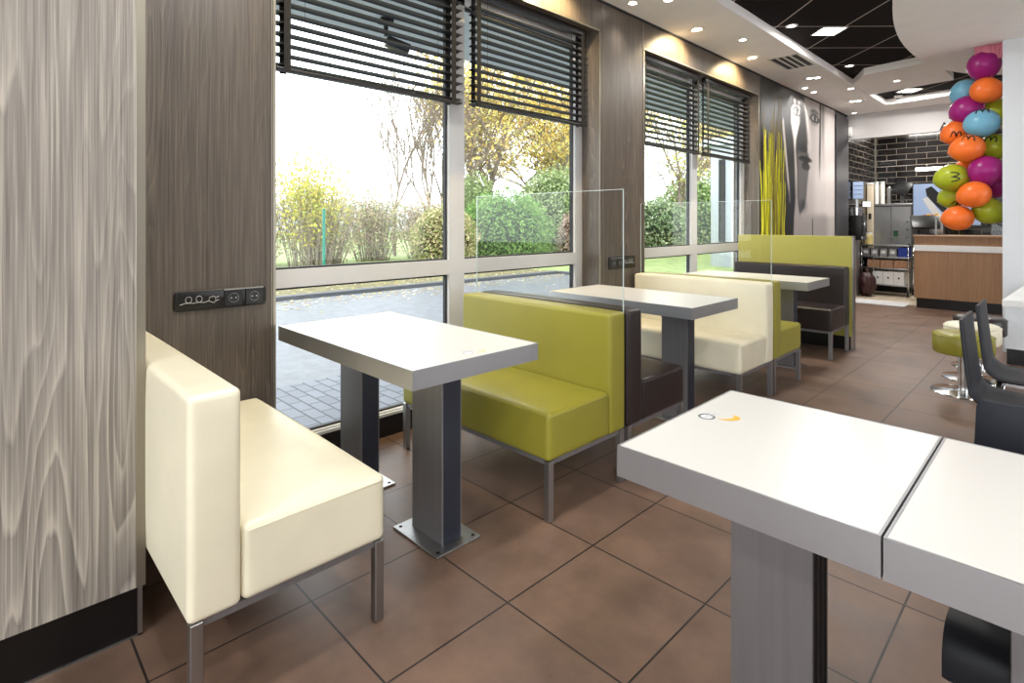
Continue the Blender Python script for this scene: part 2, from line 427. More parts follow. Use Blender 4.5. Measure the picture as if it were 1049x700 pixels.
# white pillar on the right
bm = bmesh.new(); box(bm, -.487, .9, 7.05, 7.14, 0, 2.984); struct('wall_white_pillar', bm, M['white_wall'])

# ------------------------------------------------------------------ windows
XG = -2.82
def window(n, ya, yb, ym, muw=.125):
    r = root('window_%d' % n, (0, 0, 0), kind='structure')
    bm = bmesh.new()
    x0, x1 = XG-.04, XG+.02
    yl, yr = ya-.03, yb-.09
    box(bm, x0, x1, yl, yl+.07, ZS, ZH-.02); box(bm, x0, x1, yr, yr+.16, ZS, ZH-.02)
    box(bm, x0, x1, ym, ym+muw, ZS, ZH-.02)
    box(bm, x0, x1, ya, yb, ZH-.09, ZH-.0); box(bm, x0, x1, ya, yb, ZS-.01, ZS+.012)
    box(bm, x0, x1+.001, ya, yb, .908, 1.0)
    obj('window_frame', bm, M['alu'], r)
    bm = bmesh.new(); box(bm, XG+.02, XW-.155, ya, yb, ZS-.012, ZS+.004); obj('window_sill', bm, M['offwhite'], r)
    bm = bmesh.new()
    g = .012
    for a, b in ((yl+.07, ym), (ym+muw, yr)):
        for z0, z1 in ((1.0, ZH-.09), (ZS+.012, .908)):
            box(bm, XG-.03, XG-.004, a, a+g*.5, z0, z1); box(bm, XG-.03, XG-.004, b-g, b, z0, z1)
            box(bm, XG-.03, XG-.004, a, b, z0, z0+g*.8); box(bm, XG-.03, XG-.004, a, b, z1-g, z1)
    obj('gasket', bm, M['gasket'], r)
    for a, b in ((yl+.07, ym), (ym+muw, yr)):
        for z0, z1 in ((1.0, ZH-.09), (ZS+.012, .908)):
            bm = bmesh.new(); box(bm, XG-.024, XG-.018, a, b, z0, z1)
            obj('pane', bm, M['glass'], r)
    # grey wooden reveal
    bm = bmesh.new()
    box(bm, XG-.1, XW-.0005, yb-.002, yb+.0, .1, ZH); box(bm, XG-.1, XW-.0005, ya, ya+.002, .1, ZH); box(bm, XG-.1, XW-.0005, ya, yb, ZH-.002, ZH-.0005)
    obj('reveal', bm, M['wood_wall'], r)
window(1, W1[0], W1[1], 2.18)
window(2, W2[0], W2[1], 5.36)

# venetian blinds
def blind(ya, yb, zb, label, ta=.05, tb=.07):
    zt = 2.70; xc = XW-.075
    r = root('venetian_blind', (xc, (ya+yb)/2, zt), label=label, cat='blind', group='dark venetian blinds drawn half up')
    L = (yb-ya)/2
    bxo('headrail', (-.025, .025, -L+.01, L-.01, -.0, .045), M['blind'], r, .002)
    bm = bmesh.new(); z = zb-zt+.02; a = math.radians(4)
    while z < -.03:
        w = .026; c, s = math.cos(a)*w, math.sin(a)*w
        vs = []
        for i, t in enumerate((-1, -.4, .4, 1)):      # gently crowned slat
            vs.append((t*c, z + t*s + .004*(1-t*t)))
        top = [[bm.verts.new((x, y, zz+.0022)) for x, zz in vs] for y in (-L, L)]
        bot = [[bm.verts.new((x, y, zz-.0022)) for x, zz in vs] for y in (-L, L)]
        for i in range(3):
            bm.faces.new((top[0][i], top[0][i+1], top[1][i+1], top[1][i])); bm.faces.new((bot[0][i], bot[1][i], bot[1][i+1], bot[0][i+1]))
        for k in (0, 1): bm.faces.new([*top[k], *reversed(bot[k])])
        for i in (0, 3): bm.faces.new((top[0][i], top[1][i], bot[1][i], bot[0][i]))
        z += .0505
    obj('slats', bm, M['blind'], r)
    bxo('bottom_rail', (-.026, .026, -L, L, zb-zt-.006, zb-zt+.008), M['blind'], r, .003)
    for y in (-L+ta, L-tb):
        bm = bmesh.new()
        for x in (-.029, .0285): box(bm, x, x+.0012, y-.017, y+.017, zb-zt-.012, -.0)
        obj('ladder_tape', bm, M['blind_tape'], r)
    for y in (-L+ta+.1, L-tb-.1):
        bm = bmesh.new(); tube(bm, [(0, y, zb-zt), (0, y, -.0)], .0011, 6); obj('lift_cord', bm, M['blind_tape'], r)
blind(1.045, 2.19, 1.985, 'dark venetian blind over the left half of the nearer window')
blind(2.285, 3.45, 2.0, 'dark venetian blind over the right half of the nearer window', .04, .06)
blind(4.22, 5.34, 1.945, 'dark venetian blind over the left half of the farther window', .05, .07)
blind(5.43, 6.57, 1.945, 'dark venetian blind over the right half of the farther window, beside the mural')

# ------------------------------------------------------------------ benches
def seam_tube(bm, pts, r=.0022): tube(bm, pts, r, 6)
def bench(mat, label, y, flip, x1=-1.51, length=1.08, kind='cream'):
    """origin at the outer end, back at local y=0, seat towards +y"""
    r = root('upholstered_bench', (x1, y, 0), PI if flip else 0., label=label, cat='bench', group='two-seat banquette benches along the windows')
    s = 1 if flip else -1            # local x direction that points to the wall
    def X(a, b): return (min(s*a, s*b), max(s*a, s*b))
    L = length
    xa, xb = X(0, L)
    pf = (.004, .004, .004, .003, 0, .004)
    obj('backrest', cushion((xa, xb, 0, .125, .25, .812), .016, 16, pf), M[mat], r, True)
    st = obj('seat', cushion((xa, xb, .127, .55, .25, .452), .02, 18, (.004, .004, 0, .004, 0, .008)), M[mat], r, True)
    # welted seams: round the end faces
    e = xa if s == 1 else xb
    o_ = -s
    bm = bmesh.new()
    tube(bm, [(e+o_*.0035, .14, .436), (e+o_*.0045, .34, .438), (e+o_*.0035, .535, .436)], .0017, 6)
    tube(bm, [(e-o_*.012, .5525, .438), (e-o_*.5, .5545, .440), (e-o_*1.06, .5525, .438)], .0017, 6)
    obj('piping', bm, M[mat], st, True)
    bm = bmesh.new()
    fr = .016
    for (a, b, c, d) in ((xa+.012, xb-.012, .012, .034), (xa+.012, xb-.012, .516, .538), (xa+.012, xa+.034, .012, .538), (xb-.034, xb-.012, .012, .538)):
        box(bm, a, b, c, d, .232, .252)
    obj('underframe', bm, M['steel_col'], r)
    for xx in (xa+.002, xb-.032):
        for yy in (.006, .516):
            bxo('leg', (xx, xx+.030, yy, yy+.030, 0.001, .25), M['steel'], r, .002, 1)
    return r
bench('cream', 'cream leather bench in the foreground beside the light pine pillar', .375, False)
bench('green', 'olive green bench facing the nearest window table, in front of the first glass screen', 2.24, True)
bench('brown', 'dark brown bench back to back with the nearer olive green bench', 2.262, False)
bench('cream', 'cream bench behind the second window table, in front of the second glass screen', 4.095, True)
bench('green', 'olive green bench back to back with the farther cream bench', 4.118, False)
bench('brown', 'dark brown bench standing against the lime green dividing board', 6.075, True, x1=-1.53)

# ------------------------------------------------------------------ tables
def column(parent, cx, cy, w=.19, d=.095, zt=.69):
    c = bxo('column', (cx-w/2, cx+w/2, cy-d/2, cy+d/2, .008, zt), M['steel_col'], parent, .0015, 1)
    bm = bmesh.new()
    for sx in (1, -1):      # narrow sides: ribbed dark channel if slim, else shade of that face painted blue
        x = cx+sx*(w/2+.0008)
        box(bm, min(x, x-sx*.002), max(x, x-sx*.002), cy-d/2+.006, cy+d/2-.006, .01, zt-.001)
        for k in range(3 if w < .175 else 0):
            yk = cy-d/2+.022+k*(d-.044)/2
            box(bm, min(x, x+sx*.002), max(x, x+sx*.002), yk-.002, yk+.002, .01, zt-.001)
    obj('side_channel_or_shade', bm, M['steel_groove'] if w < .175 else M['shade_blue'], c)
    p = bxo('base_plate', (cx-.148, cx+.148, cy-.108, cy+.108, .001, .009), M['steel'], parent, .002, 1)
    for a in (-.125, .125):
        for b in (-.085, .085):
            bm = bmesh.new(); lathe(bm, [(0, .0115), (.006, .011), (.0075, .009), (.0075, .0085)], 12, (cx+a, cy+b, 0)); obj('bolt', bm, M['steel_groove'], p, True)
M['shade_blue'] = plain('shaded_side_blue', (46, 50, 62), .4, .3, .05)  # dark blue stands in for shade on the steel column's side

def table(label, loc, L, W, cols, group, cw=.19, decal=None, cd=.095):
    r = root('steel_edged_table', loc, label=label, cat='table', group=group)
    H, T = .755, .066
    bm = bmesh.new()
    e = .0045
    for (a, b, c, d) in ((-L/2, L/2, -W/2, -W/2+e), (-L/2, L/2, W/2-e, W/2), (-L/2, -L/2+e, -W/2+e, W/2-e), (L/2-e, L/2, -W/2+e, W/2-e)):
        box(bm, a, b, c, d, H-T, H+.0006)
    eb = obj('edge_band', bm, M['steel_edge'], r)
    obj('tabletop', (lambda b: (box(b, -L/2+e, L/2-e, -W/2+e, W/2-e, H-T+.004, H), b)[1])(bmesh.new()), M['white_top'], r)
    for cx in cols: column(r, cx, 0., cw, cd)
    if decal:
        dx, dy, rot = decal[:3]; faint = len(decal) > 3
        def xf(b):
            bmesh.ops.rotate(b, cent=(0, 0, 0), matrix=Matrix.Rotation(rot, 3, 'Z'), verts=b.verts); bmesh.ops.translate(b, vec=(dx, dy, H), verts=b.verts); return b
        bm = bmesh.new(); z = .0006
        lathe(bm, [(.0, .0003), (.0205, .0003), (.021, 0)], 40, mat=0); lathe(bm, [(.0145, .0009), (.0205, .0009), (.0208, .0004)], 40, mat=1)
        for i, (a, b) in enumerate(((-.012, .004), (-.004, -.005), (.006, .003), (.012, -.004), (.001, .008))):
            tube(bm, [(.7*a-.003, .7*b-.003, .0006), (.7*a, .7*b+.003, .0006), (.7*a+.004, .7*b-.002, .0006)], .0009, 5)
        for f in bm.faces:
            if f.calc_center_median().z > .0007: f.material_index = 1
        d1 = obj('round_decal', xf(bm), None, r, mats=[M['dec_white'], M['dec_pale' if faint else 'dec_grey']]); d1['label'] = 'grey round printed badge'
        bm = bmesh.new(); pts = []
        for i in range(17):
            t = i/16; ang = math.radians(-150+215*t); pts.append((t, ang))
        outer = [bm.verts.new((.050+.030*math.cos(a), .002+.022*math.sin(a), .0007)) for t, a in pts]
        inner = [bm.verts.new((.050+(.0295-.019*math.sin(PI*t))*math.cos(a), .002+(.0215-.015*math.sin(PI*t))*math.sin(a), .0007)) for t, a in pts]
        for i in range(16):
            bm.faces.new((outer[i], outer[i+1], inner[i+1], inner[i]))
        d2 = obj('swoosh_decal', xf(bm), M['dec_faint' if faint else 'dec_gold'], r); d2['label'] = 'orange yellow crescent print'
        bm = bmesh.new()
        for k in range(3):
            tube(bm, [(-.012+k*.018, .022+.003*k, .0005), (-.004+k*.018, .028-.002*k, .0005), (.004+k*.018, .020, .0005), (.01+k*.014, .024, .0005)], .0011, 5)
        d3 = obj('script_decal', xf(bm), M['dec_pale'], r); d3['label'] = 'faint grey handwriting print'
    return r
g = 'window tables with two column legs'
table('white steel-edged table nearest the camera by the first window, between cream and green benches', (-2.06, 1.325, 0), 1.10, .60, (.275, -.335), g, .2, decal=(.485, -.01, 1.5, 1))
table('white steel-edged window table between the dark brown and the cream bench', (-2.06, 3.203, 0), 1.10, .595, (.295, -.335), g, .178)
table('white steel-edged window table farthest away, in front of the lime green board', (-2.06, 5.063, 0), 1.12, .56, (.275, -.335), g, .2)
g = 'square two-seat tables in the foreground row'
table('square white table in the foreground whose top carries an orange crescent print', (-.4535, 1.285, 0), .487, .565, (-.01,), g, .171, decal=(-.19, .025, .62), cd=.1)
table('square white table at the right edge, pushed against the foreground one', (.0435, 1.284, 0), .50, .565, (-.033,), g, .171, cd=.1)

# ------------------------------------------------------------------ glass screens
def screen(y, label, n, x0=-2.61, x1=-1.53):
    r = root('glass_screen', (0, y, 0), label=label, cat='glass screen', group='clear glass screens between the benches')
    bxo('glass_sheet', (x0, x1, -.003, .003, .26, 1.40), M['screen_glass'], r)
    bm = bmesh.new(); box(bm, x1, x1+.0025, -.003, .003, .26, 1.402); box(bm, x0, x1+.0025, -.003, .003, 1.40, 1.4025); box(bm, x0-.0025, x0, -.003, .003, .26, 1.402)
    obj('polished_edge', bm, M['glass_edge'], r)
    bm = bmesh.new(); box(bm, x0+.05, x1-.04, -.0045, .0045, .236, .26); obj('clamp_rail', bm, M['steel_groove'], r)
screen(2.251, 'clear glass screen between the nearer green bench and the dark brown bench', 0)
screen(4.1065, 'clear glass screen behind the farther cream bench', 1)

# lime green dividing board
r = root('dividing_board', (0, 0, 0), label='tall lime green board behind the farthest dark brown bench', cat='partition')
bxo('board', (-2.62, -1.51, 6.085, 6.155, .13, 1.105), M['panel_green'], r, .002, 1)
bxo('base', (-2.62, -1.53, 6.095, 6.145, 0.001, .13), M['black'], r)
bxo('edge_post', (-1.5095, -1.498, 6.083, 6.157, .001, 1.107), M['steel'], r)

# ------------------------------------------------------------------ sockets on the piers
def socket_panel(y0, y1, z0, z1, label, flip=False):
    r = root('socket_panel', (XW, (y0+y1)/2, (z0+z1)/2), label=label, cat='power socket', group='black socket panels on the pine piers')
    w, h = (y1-y0)/2, (z1-z0)/2
    bm = bmesh.new(); n = 6; rad = .016; pts = []
    for cx, cy, a0 in ((w-rad, h-rad, 0), (-w+rad, h-rad, 90), (-w+rad, -h+rad, 180), (w-rad, -h+rad, 270)):
        for k in range(n+1):
            a = math.radians(a0+90*k/n); pts.append((cx+rad*math.cos(a), cy+rad*math.sin(a)))
    fa = [bm.verts.new((.001, y, z)) for y, z in pts]; fb = [bm.verts.new((.010, y, z)) for y, z in pts]; fc = [bm.verts.new((.012, y*.985, z*.96)) for y, z in pts]
    bm.faces.new(fa); bm.faces.new(fc)
    for i in range(len(pts)):
        j = (i+1) % len(pts); bm.faces.new((fa[i], fa[j], fb[j], fb[i])); bm.faces.new((fb[i], fb[j], fc[j], fc[i]))
    auto(obj('plate', bm, M['plastic_black'], r))
    sg = -1 if flip else 1
    for k in (0, 1):
        cy = sg*(.045+.088*k)
        bm = bmesh.new(); box(bm, .012, .0155, cy-.038, cy+.038, -.036, .036, .002, 1)
        s = obj('socket', bm, M['plastic_black'], r)
        bm = bmesh.new()
        for a, b in ((.0165, .021),):
            pr = [(.0195, 0.0), (.0215, .002), (.0195, .002), (.0185, -.001)]
            lathe(bm, pr, 28)
        bmesh.ops.rotate(bm, cent=(0, 0, 0), matrix=Matrix.Rotation(PI/2, 3, 'Y'), verts=bm.verts); bmesh.ops.translate(bm, vec=(.0155, cy, 0), verts=bm.verts)
        obj('socket_ring', bm, M['dec_grey'], s, True)
        bm = bmesh.new()
        for dy in (-.0095, .0095): box(bm, .0150, .0162, cy+dy-.0025, cy+dy+.0025, -.0025, .0025)
        obj('pin_hole', bm, M['line_white'], s)
    bxo('cover_hinge', (.012, .019, min(sg*.005, sg*.172), max(sg*.005, sg*.172), .036, .040), M['steel'], r)
    # drawn cable ending in a plug
    P = [(-.165, -.012)]
    for lx in (-.135, -.095):
        for k in range(13):
            a = math.radians(-120+k*30); P.append((lx+.013*math.cos(a)+.004*k/12, .006+.014*math.sin(a)))
        P.append((lx+.022, -.010))
    P += [(-.055, -.004), (-.052, .010), (-.035, .014), (-.028, .008), (-.028, -.010), (-.036, -.014), (-.050, -.008), (-.055, -.004)]
    bm = bmesh.new(); tube(bm, [(.0125, sg*a, b) for a, b in P], .0012, 5)
    for b in (.008, -.006): tube(bm, [(.0125, sg*-.028, b), (.0125, sg*-.014, b+.003)], .0012, 5)
    obj('plug_drawing', bm, M['line_white'], r)
socket_panel(.600, .972, .864, .948, 'black socket panel on the pine pier above the foreground cream bench')
socket_panel(3.660, 4.036, .858, .962, 'black socket panel on the pine pier between the two windows', True)

# ------------------------------------------------------------------ chairs
def chair(label, x, y, rz):
    """shell chair facing local -y, origin on floor under the seat centre"""
    r = root('shell_chair', (x, y, 0), rz, label=label, cat='chair', group='charcoal shell chairs on steel legs')
    prof = [(.205, .81), (.197, .72), (.188, .63), (.179, .55), (.168, .488), (.130, .452), (.08, .443), (0, .440), (-.08, .446), (-.14, .452), (-.175, .448), (-.198, .432), (-.208, .405), (-.208, .365)]
    fine = []
    for i in range(len(prof)-1):
        p = [Vector((a, b, 0)) for a, b in (prof[max(i-1, 0)], prof[i], prof[i+1], prof[min(i+2, len(prof)-1)])]
        for k in range(4):
            t = k/4; q = .5*((2*p[1])+(-p[0]+p[2])*t+(2*p[0]-5*p[1]+4*p[2]-p[3])*t*t+(-p[0]+3*p[1]-3*p[2]+p[3])*t**3); fine.append((q.x, q.y))
    fine.append(prof[-1])
    def shell(seg, nm, mat):
        bm = bmesh.new(); rows = []
        n = len(seg)
        for i, (a, b) in enumerate(seg):
            tx, tz = seg[min(i+1, n-1)][0]-seg[max(i-1, 0)][0], seg[min(i+1, n-1)][1]-seg[max(i-1, 0)][1]
            l = math.hypot(tx, tz); nx, nz = -tz/l, tx/l
            w = .200 - (.022 if b > .8 else .012*max(0, (b-.45)/.36))
            row = []
            for sgn in (0, 1):
                for u in (-1, -.95, -.5, 0, .5, .95, 1):
                    th = .006*(1 if abs(u) < .99 else .4)
                    hollow = .006*(1-u*u)
                    row.append(bm.verts.new((u*w, a + nx*(th*(1 if sgn else -1)) + nx*-hollow*0, b + nz*(th*(1 if sgn else -1)) - (hollow if .44 < b < .46 else 0))))
            rows.append(row)
        m = 7
        for i in range(n-1):
            A, B = rows[i], rows[i+1]
            for k in range(m-1):
                bm.faces.new((A[k], A[k+1], B[k+1], B[k])); bm.faces.new((A[m+k], B[m+k], B[m+k+1], A[m+k+1]))
            bm.faces.new((A[0], B[0], B[m], A[m])); bm.faces.new((A[m-1], A[2*m-1], B[2*m-1], B[m-1]))
        for R in (rows[0], rows[-1]):
            for k in range(m-1): bm.faces.new((R[k], R[m+k], R[m+k+1], R[k+1]))
        return auto(obj(nm, bm, mat, r), 50)
    cut = [i for i, (a, b) in enumerate(fine) if b > .488][-1]
    shell(fine[:cut+1], 'backrest', M['chair']); shell(fine[cut:], 'seat', M['chair_gray'])
    for sx in (-1, 1):
        for y0, z0, y1 in ((-.165, .434, -.185), (.12, .436, .185)):
            bm = bmesh.new()
            tube(bm, [(sx*.168, y0, z0), (sx*.176, (y0+y1)/2, .22), (sx*.182, y1, .004)], .0165, 12)
            l = obj('leg', bm, M['chrome'], r, True)
            bm = bmesh.new(); lathe(bm, [(0, .001), (.014, .001), (.0165, .006), (.0165, .016), (0, .016)], 12, (sx*.182, y1, 0)); obj('foot_cap', bm, M['plastic_black'], l, True)
    bm = bmesh.new()
    for yy in (-.165, .12): box(bm, -.168, .168, yy-.012, yy+.012, .418, .432)
    for sx in (-1, 1): box(bm, sx*.168-.01, sx*.168+.01, -.165, .12, .418, .432)
    obj('seat_support', bm, M['chrome'], r)
chair('charcoal shell chair tucked under the far side of the right-edge table', .02, 1.545, 0)
chair('charcoal shell chair standing nearer to the green round stool', -.15, 3.30, PI/2)
chair('charcoal shell chair standing nearer to the low white unit, behind another like it', -.15, 3.88, PI/2)

# ------------------------------------------------------------------ stools
def stool(mat, label, x, y):
    r = root('round_stool', (x, y, 0), label=label, cat='stool', group='round upholstered stools on a steel disc foot')
    bm = bmesh.new()
    pr = [(0, .440), (.11, .439), (.155, .436), (.171, .428), (.179, .414), (.181, .36), (.179, .300), (.171, .288), (.155, .284), (0, .284)]
    lathe(bm, pr, 48); s = obj('seat', bm, M[mat], r, True)
    bm = bmesh.new(); lathe(bm, [(.179, .420), (.183, .418), (.183, .414), (.179, .412)], 48); obj('piping', bm, M[mat], s, True)
    bm = bmesh.new(); lathe(bm, [(0, .284), (.05, .283), (.033, .27), (.033, .02), (.0, .02)], 28); auto(obj('post', bm, M['chrome'], r))
    bm = bmesh.new(); lathe(bm, [(0, .026), (.05, .024), (.14, .014), (.19, .007), (.193, .001), (0, .001)], 48); auto(obj('foot_disc', bm, M['chrome'], r))
stool('green', 'olive green round stool, nearest of the three', -.572, 5.16)
stool('cream', 'cream round stool, behind the olive green one', -.572, 5.66)
stool('brown', 'dark brown round stool at the low white unit', -.572, 6.16)

# low white unit beside the pillar
r = root('low_cabinet', (0, 0, 0), label='low white unit with thick sloping white top in front of the white pillar', cat='cabinet')
def wedge(bm, pl, z0, zf, zb):
    a = [bm.verts.new((x, y, z0 if isinstance(z0, float) else z0[0 if y < 6.8 else 1])) for x, y in pl]; b = [bm.verts.new((x, y, zf if y < 6.8 else zb)) for x, y in pl]
    bm.faces.new(a); bm.faces.new(b)
    for i in range(4): j = (i+1) % 4; bm.faces.new((a[i], a[j], b[j], b[i]))
bm = bmesh.new(); wedge(bm, [(-.432, 6.47), (.75, 6.47), (.75, 7.04), (-.29, 7.04)], .137, .505, .625); obj('body', bm, M['offwhite'], r)
bm = bmesh.new(); wedge(bm, [(-.448, 6.45), (.77, 6.45), (.77, 7.045), (-.305, 7.045)], (.5055, .6255), .560, .68); obj('top', bm, M['white'], r)
bm = bmesh.new(); prism(bm, [(-.42, 6.48), (.73, 6.48), (.73, 7.04), (-.28, 7.04)], .001, .137); obj('plinth', bm, M['black'], r)

# ------------------------------------------------------------------ balloons
BC = {'magenta': (150, 26, 112), 'orange': (236, 114, 44), 'blue': (112, 168, 194), 'green': (164, 174, 38)}
def balloon_mat(n, c):
    m, nt, b = new_mat(n); L = nt.links
    ge = N(nt, 'ShaderNodeTexCoord'); nz = N(nt, 'ShaderNodeTexNoise'); nz.inputs['Scale'].default_value = 4
    L.new(ge.outputs['Object'], nz.inputs['Vector'])
    k = s2l(c); r = ramp(nt, [(.3, tuple(v*.88 for v in k)), (.7, tuple(min(1, v*1.08) for v in k))]); L.new(nz.outputs['Fac'], r.inputs[0]); L.new(r.outputs[0], b.inputs['Base Color'])
    b.inputs['Roughness'].default_value = .33; b.inputs['Specular IOR Level'].default_value = .35; b.inputs['Subsurface Weight'].default_value = .12; b.inputs['Subsurface Radius'].default_value = (.05, .03, .03)
    return m
BM = {k: balloon_mat(k+'_latex', v) for k, v in BC.items()}
def balloon(col, x, y, z, r, tilt, roll, label, mark=None):
    r *= .94
    """x,y,z centre; long axis tilted; mark = direction (yaw offset, pitch, spin) of the printed arches"""
    o = root('balloon', (x, y, z), 0, label=label, cat='balloon', group='balloon column at the white pillar')
    o.rotation_euler = (tilt, roll, 0)
    bm = bmesh.new(); prof = []
    n = 22
    for i in range(n+1):
        a = PI*i/n; rr = math.sin(a); zz = -math.cos(a)
        if zz < 0: rr *= (1 - .10*(-zz)**2); zz *= 1.14
        prof.append((rr*r*.98, zz*r))
    prof[0] = (0, -1.14*r); prof[-1] = (0, r)
    lathe(bm, prof, 36); obj('skin', bm, BM[col], o, True)
    bm = bmesh.new(); lathe(bm, [(0, -1.13*r), (.006, -1.15*r), (.005, -1.17*r), (.013, -1.20*r), (.011, -1.205*r), (0, -1.19*r)], 12); obj('knot', bm, BM[col], o, True)
    if mark:
        yaw, pitch, spin, s = mark
        # direction towards the room, in the balloon's own frame
        R = Euler((tilt, roll, 0)).to_matrix().inverted()
        d = R @ Vector((math.sin(yaw)*math.cos(pitch), -math.cos(yaw)*math.cos(pitch), math.sin(pitch)))
        up = R @ Vector((0, 0, 1)); rt = d.cross(up).normalized(); up = rt.cross(d).normalized()
        cs, sn = math.cos(spin), math.sin(spin)
        pts = []
        for k in range(21):          # two tall arches side by side
            t = k/20; arch = 0 if t <= .5 else 1; tt = (t-.5*arch)*2
            pts.append((-.9+arch*.9+tt*.9, math.sin(PI*tt)**.6*1.25-.6))
        bm = bmesh.new(); P = []
        for a, b in pts:
            a, b = (a*cs-b*sn)*s, (a*sn+b*cs)*s
            v = (d + rt*a + up*b).normalized()
            zz = v.z; k = 1.003
            # ellipsoid surface along v
            if zz < 0:
                q = 1/math.sqrt((v.x**2+v.y**2)/(.95*.95)+(zz/1.14)**2)
            else: q = 1/math.sqrt((v.x**2+v.y**2)/(.98*.98)+zz**2)
            P.append(v*r*q*k)
        tube(bm, P, .006, 6); obj('printed_arches', bm, M['ink'], o, True)
balloon('magenta', -.637, 7.22, 2.815, .150, .3, .1, 'magenta balloon, topmost of the column')
balloon('blue', -.80, 7.38, 2.60, .135, .2, .9, 'blue balloon left of the highest orange balloon')
balloon('orange', -.622, 7.20, 2.555, .138, .1, -1.2, 'orange balloon, highest of the orange ones')
balloon('magenta', -.775, 7.30, 2.400, .152, .3, 1.2, 'magenta balloon between the two blue ones')
balloon('green', -.56, 7.42, 2.36, .14, .3, -.5, 'green balloon behind the right side of the column, highest of the green ones')
balloon('blue', -.645, 7.16, 2.225, .150, .4, 1.5, 'light blue balloon with arches printed on its top', (.1, .95, 0, .42))
balloon('orange', -.87, 7.32, 2.175, .132, .2, 1.1, 'orange balloon farthest left, just under the letters', (.15, -.3, .1, .42))
balloon('orange', -.755, 7.16, 1.985, .150, .1, 1.4, 'largest orange balloon with printed arches on its top, mid column', (.15, .75, .15, .42))
balloon('green', -.57, 7.36, 2.0, .14, .3, -1.2, 'green balloon with arches behind the largest orange one, half hidden by the pillar', (-.15, .6, .2, .42))
balloon('magenta', -.62, 7.18, 1.755, .155, .2, .2, 'pinkish magenta balloon, lower and larger of the lower pair')
balloon('magenta', -.555, 7.46, 1.63, .13, .2, .2, 'magenta balloon, lowest one, tucked behind the others')
balloon('orange', -.80, 7.44, 1.79, .12, .2, .3, 'orange balloon mostly hidden behind the lower magenta and green ones')
balloon('green', -.885, 7.18, 1.70, .150, .2, 1.35, 'yellow-green balloon with printed arches, farthest left', (.3, .0, 1.5, .40))
balloon('green', -.90, 7.36, 1.51, .128, .2, 1.2, 'yellow-green balloon with arches near its bottom, under the one farthest left', (.5, -.7, .3, .40))
balloon('orange', -.70, 7.12, 1.52, .142, .1, 1.2, 'orange balloon in front, below the lower magenta one')
balloon('green', -.615, 7.30, 1.36, .14, .3, -.9, 'green balloon at the bottom right of the column')
balloon('orange', -.835, 7.20, 1.285, .138, .2, 1.5, 'orange balloon, bottommost of the column')
r = root('paper_streamer', (0, 0, 0), label='pink paper sheet hanging from the ceiling above the balloons', cat='decoration')
bm = bmesh.new()
for i in range(12):
    x0 = -.70+.018*i; x1 = x0+.018; d0, d1 = .012*math.sin(i*.9), .012*math.sin((i+1)*.9)
    vs = [bm.verts.new(p) for p in ((x0, 7.12+d0, 2.983), (x1, 7.12+d1, 2.983), (x1, 7.14+d1, 2.84), (x0, 7.14+d0, 2.84))]; bm.faces.new(vs)
s = obj('sheet', bm, M['pink'], r, True); md = s.modifiers.new('t', 'SOLIDIFY'); md.thickness = .002
bm = bmesh.new(); tube(bm, [(-.52, 7.13, 2.98), (-.53, 7.14, 2.85), (-.60, 7.2, 2.6), (-.68, 7.3, 2.2), (-.7, 7.3, 1.5)], .002, 6); obj('string', bm, M['pink'], r)

# ------------------------------------------------------------------ mural (print on a flat board)
def smooth(a, b, x):
    t = max(0., min(1., (x-a)/(b-a))); return t*t*(3-2*t)
def seg_d(px, py, x0, y0, x1, y1, ky=1.):
    dx, dy = x1-x0, y1-y0; t = max(0, min(1, ((px-x0)*dx+(py-y0)*dy)/(dx*dx+dy*dy)))
    return math.hypot(px-x0-t*dx, (py-y0-t*dy)*ky), t
def ell(px, py, cx, cy, rx, ry): return math.hypot((px-cx)/rx, (py-cy)/ry)
def lerp_tab(tab, v):
    for (a, x), (b, y) in zip(tab, tab[1:]):
        if v <= b: return x+(y-x)*max(0, (v-a))/(b-a)
    return tab[-1][1]
ML = [(1.08, 7.8), (1.34, 7.82), (1.57, 7.86), (1.94, 7.84), (2.2, 7.82), (2.35, 7.79), (2.56, 7.70), (2.75, 7.72), (2.92, 7.86)]
MR = [(1.08, 8.06), (1.35, 8.06), (1.57, 7.99), (1.95, 7.97), (2.21, 7.91), (2.36, 7.93), (2.61, 8.06), (2.8, 8.08), (2.95, 8.02)]
ME = [(1.2, 8.0), (1.35, 8.03), (1.45, 8.17), (1.58, 8.26), (1.78, 8.3), (1.98, 8.36), (2.18, 8.36), (2.25, 8.30), (2.37, 8.33), (2.75, 8.25), (2.93, 8.19)]
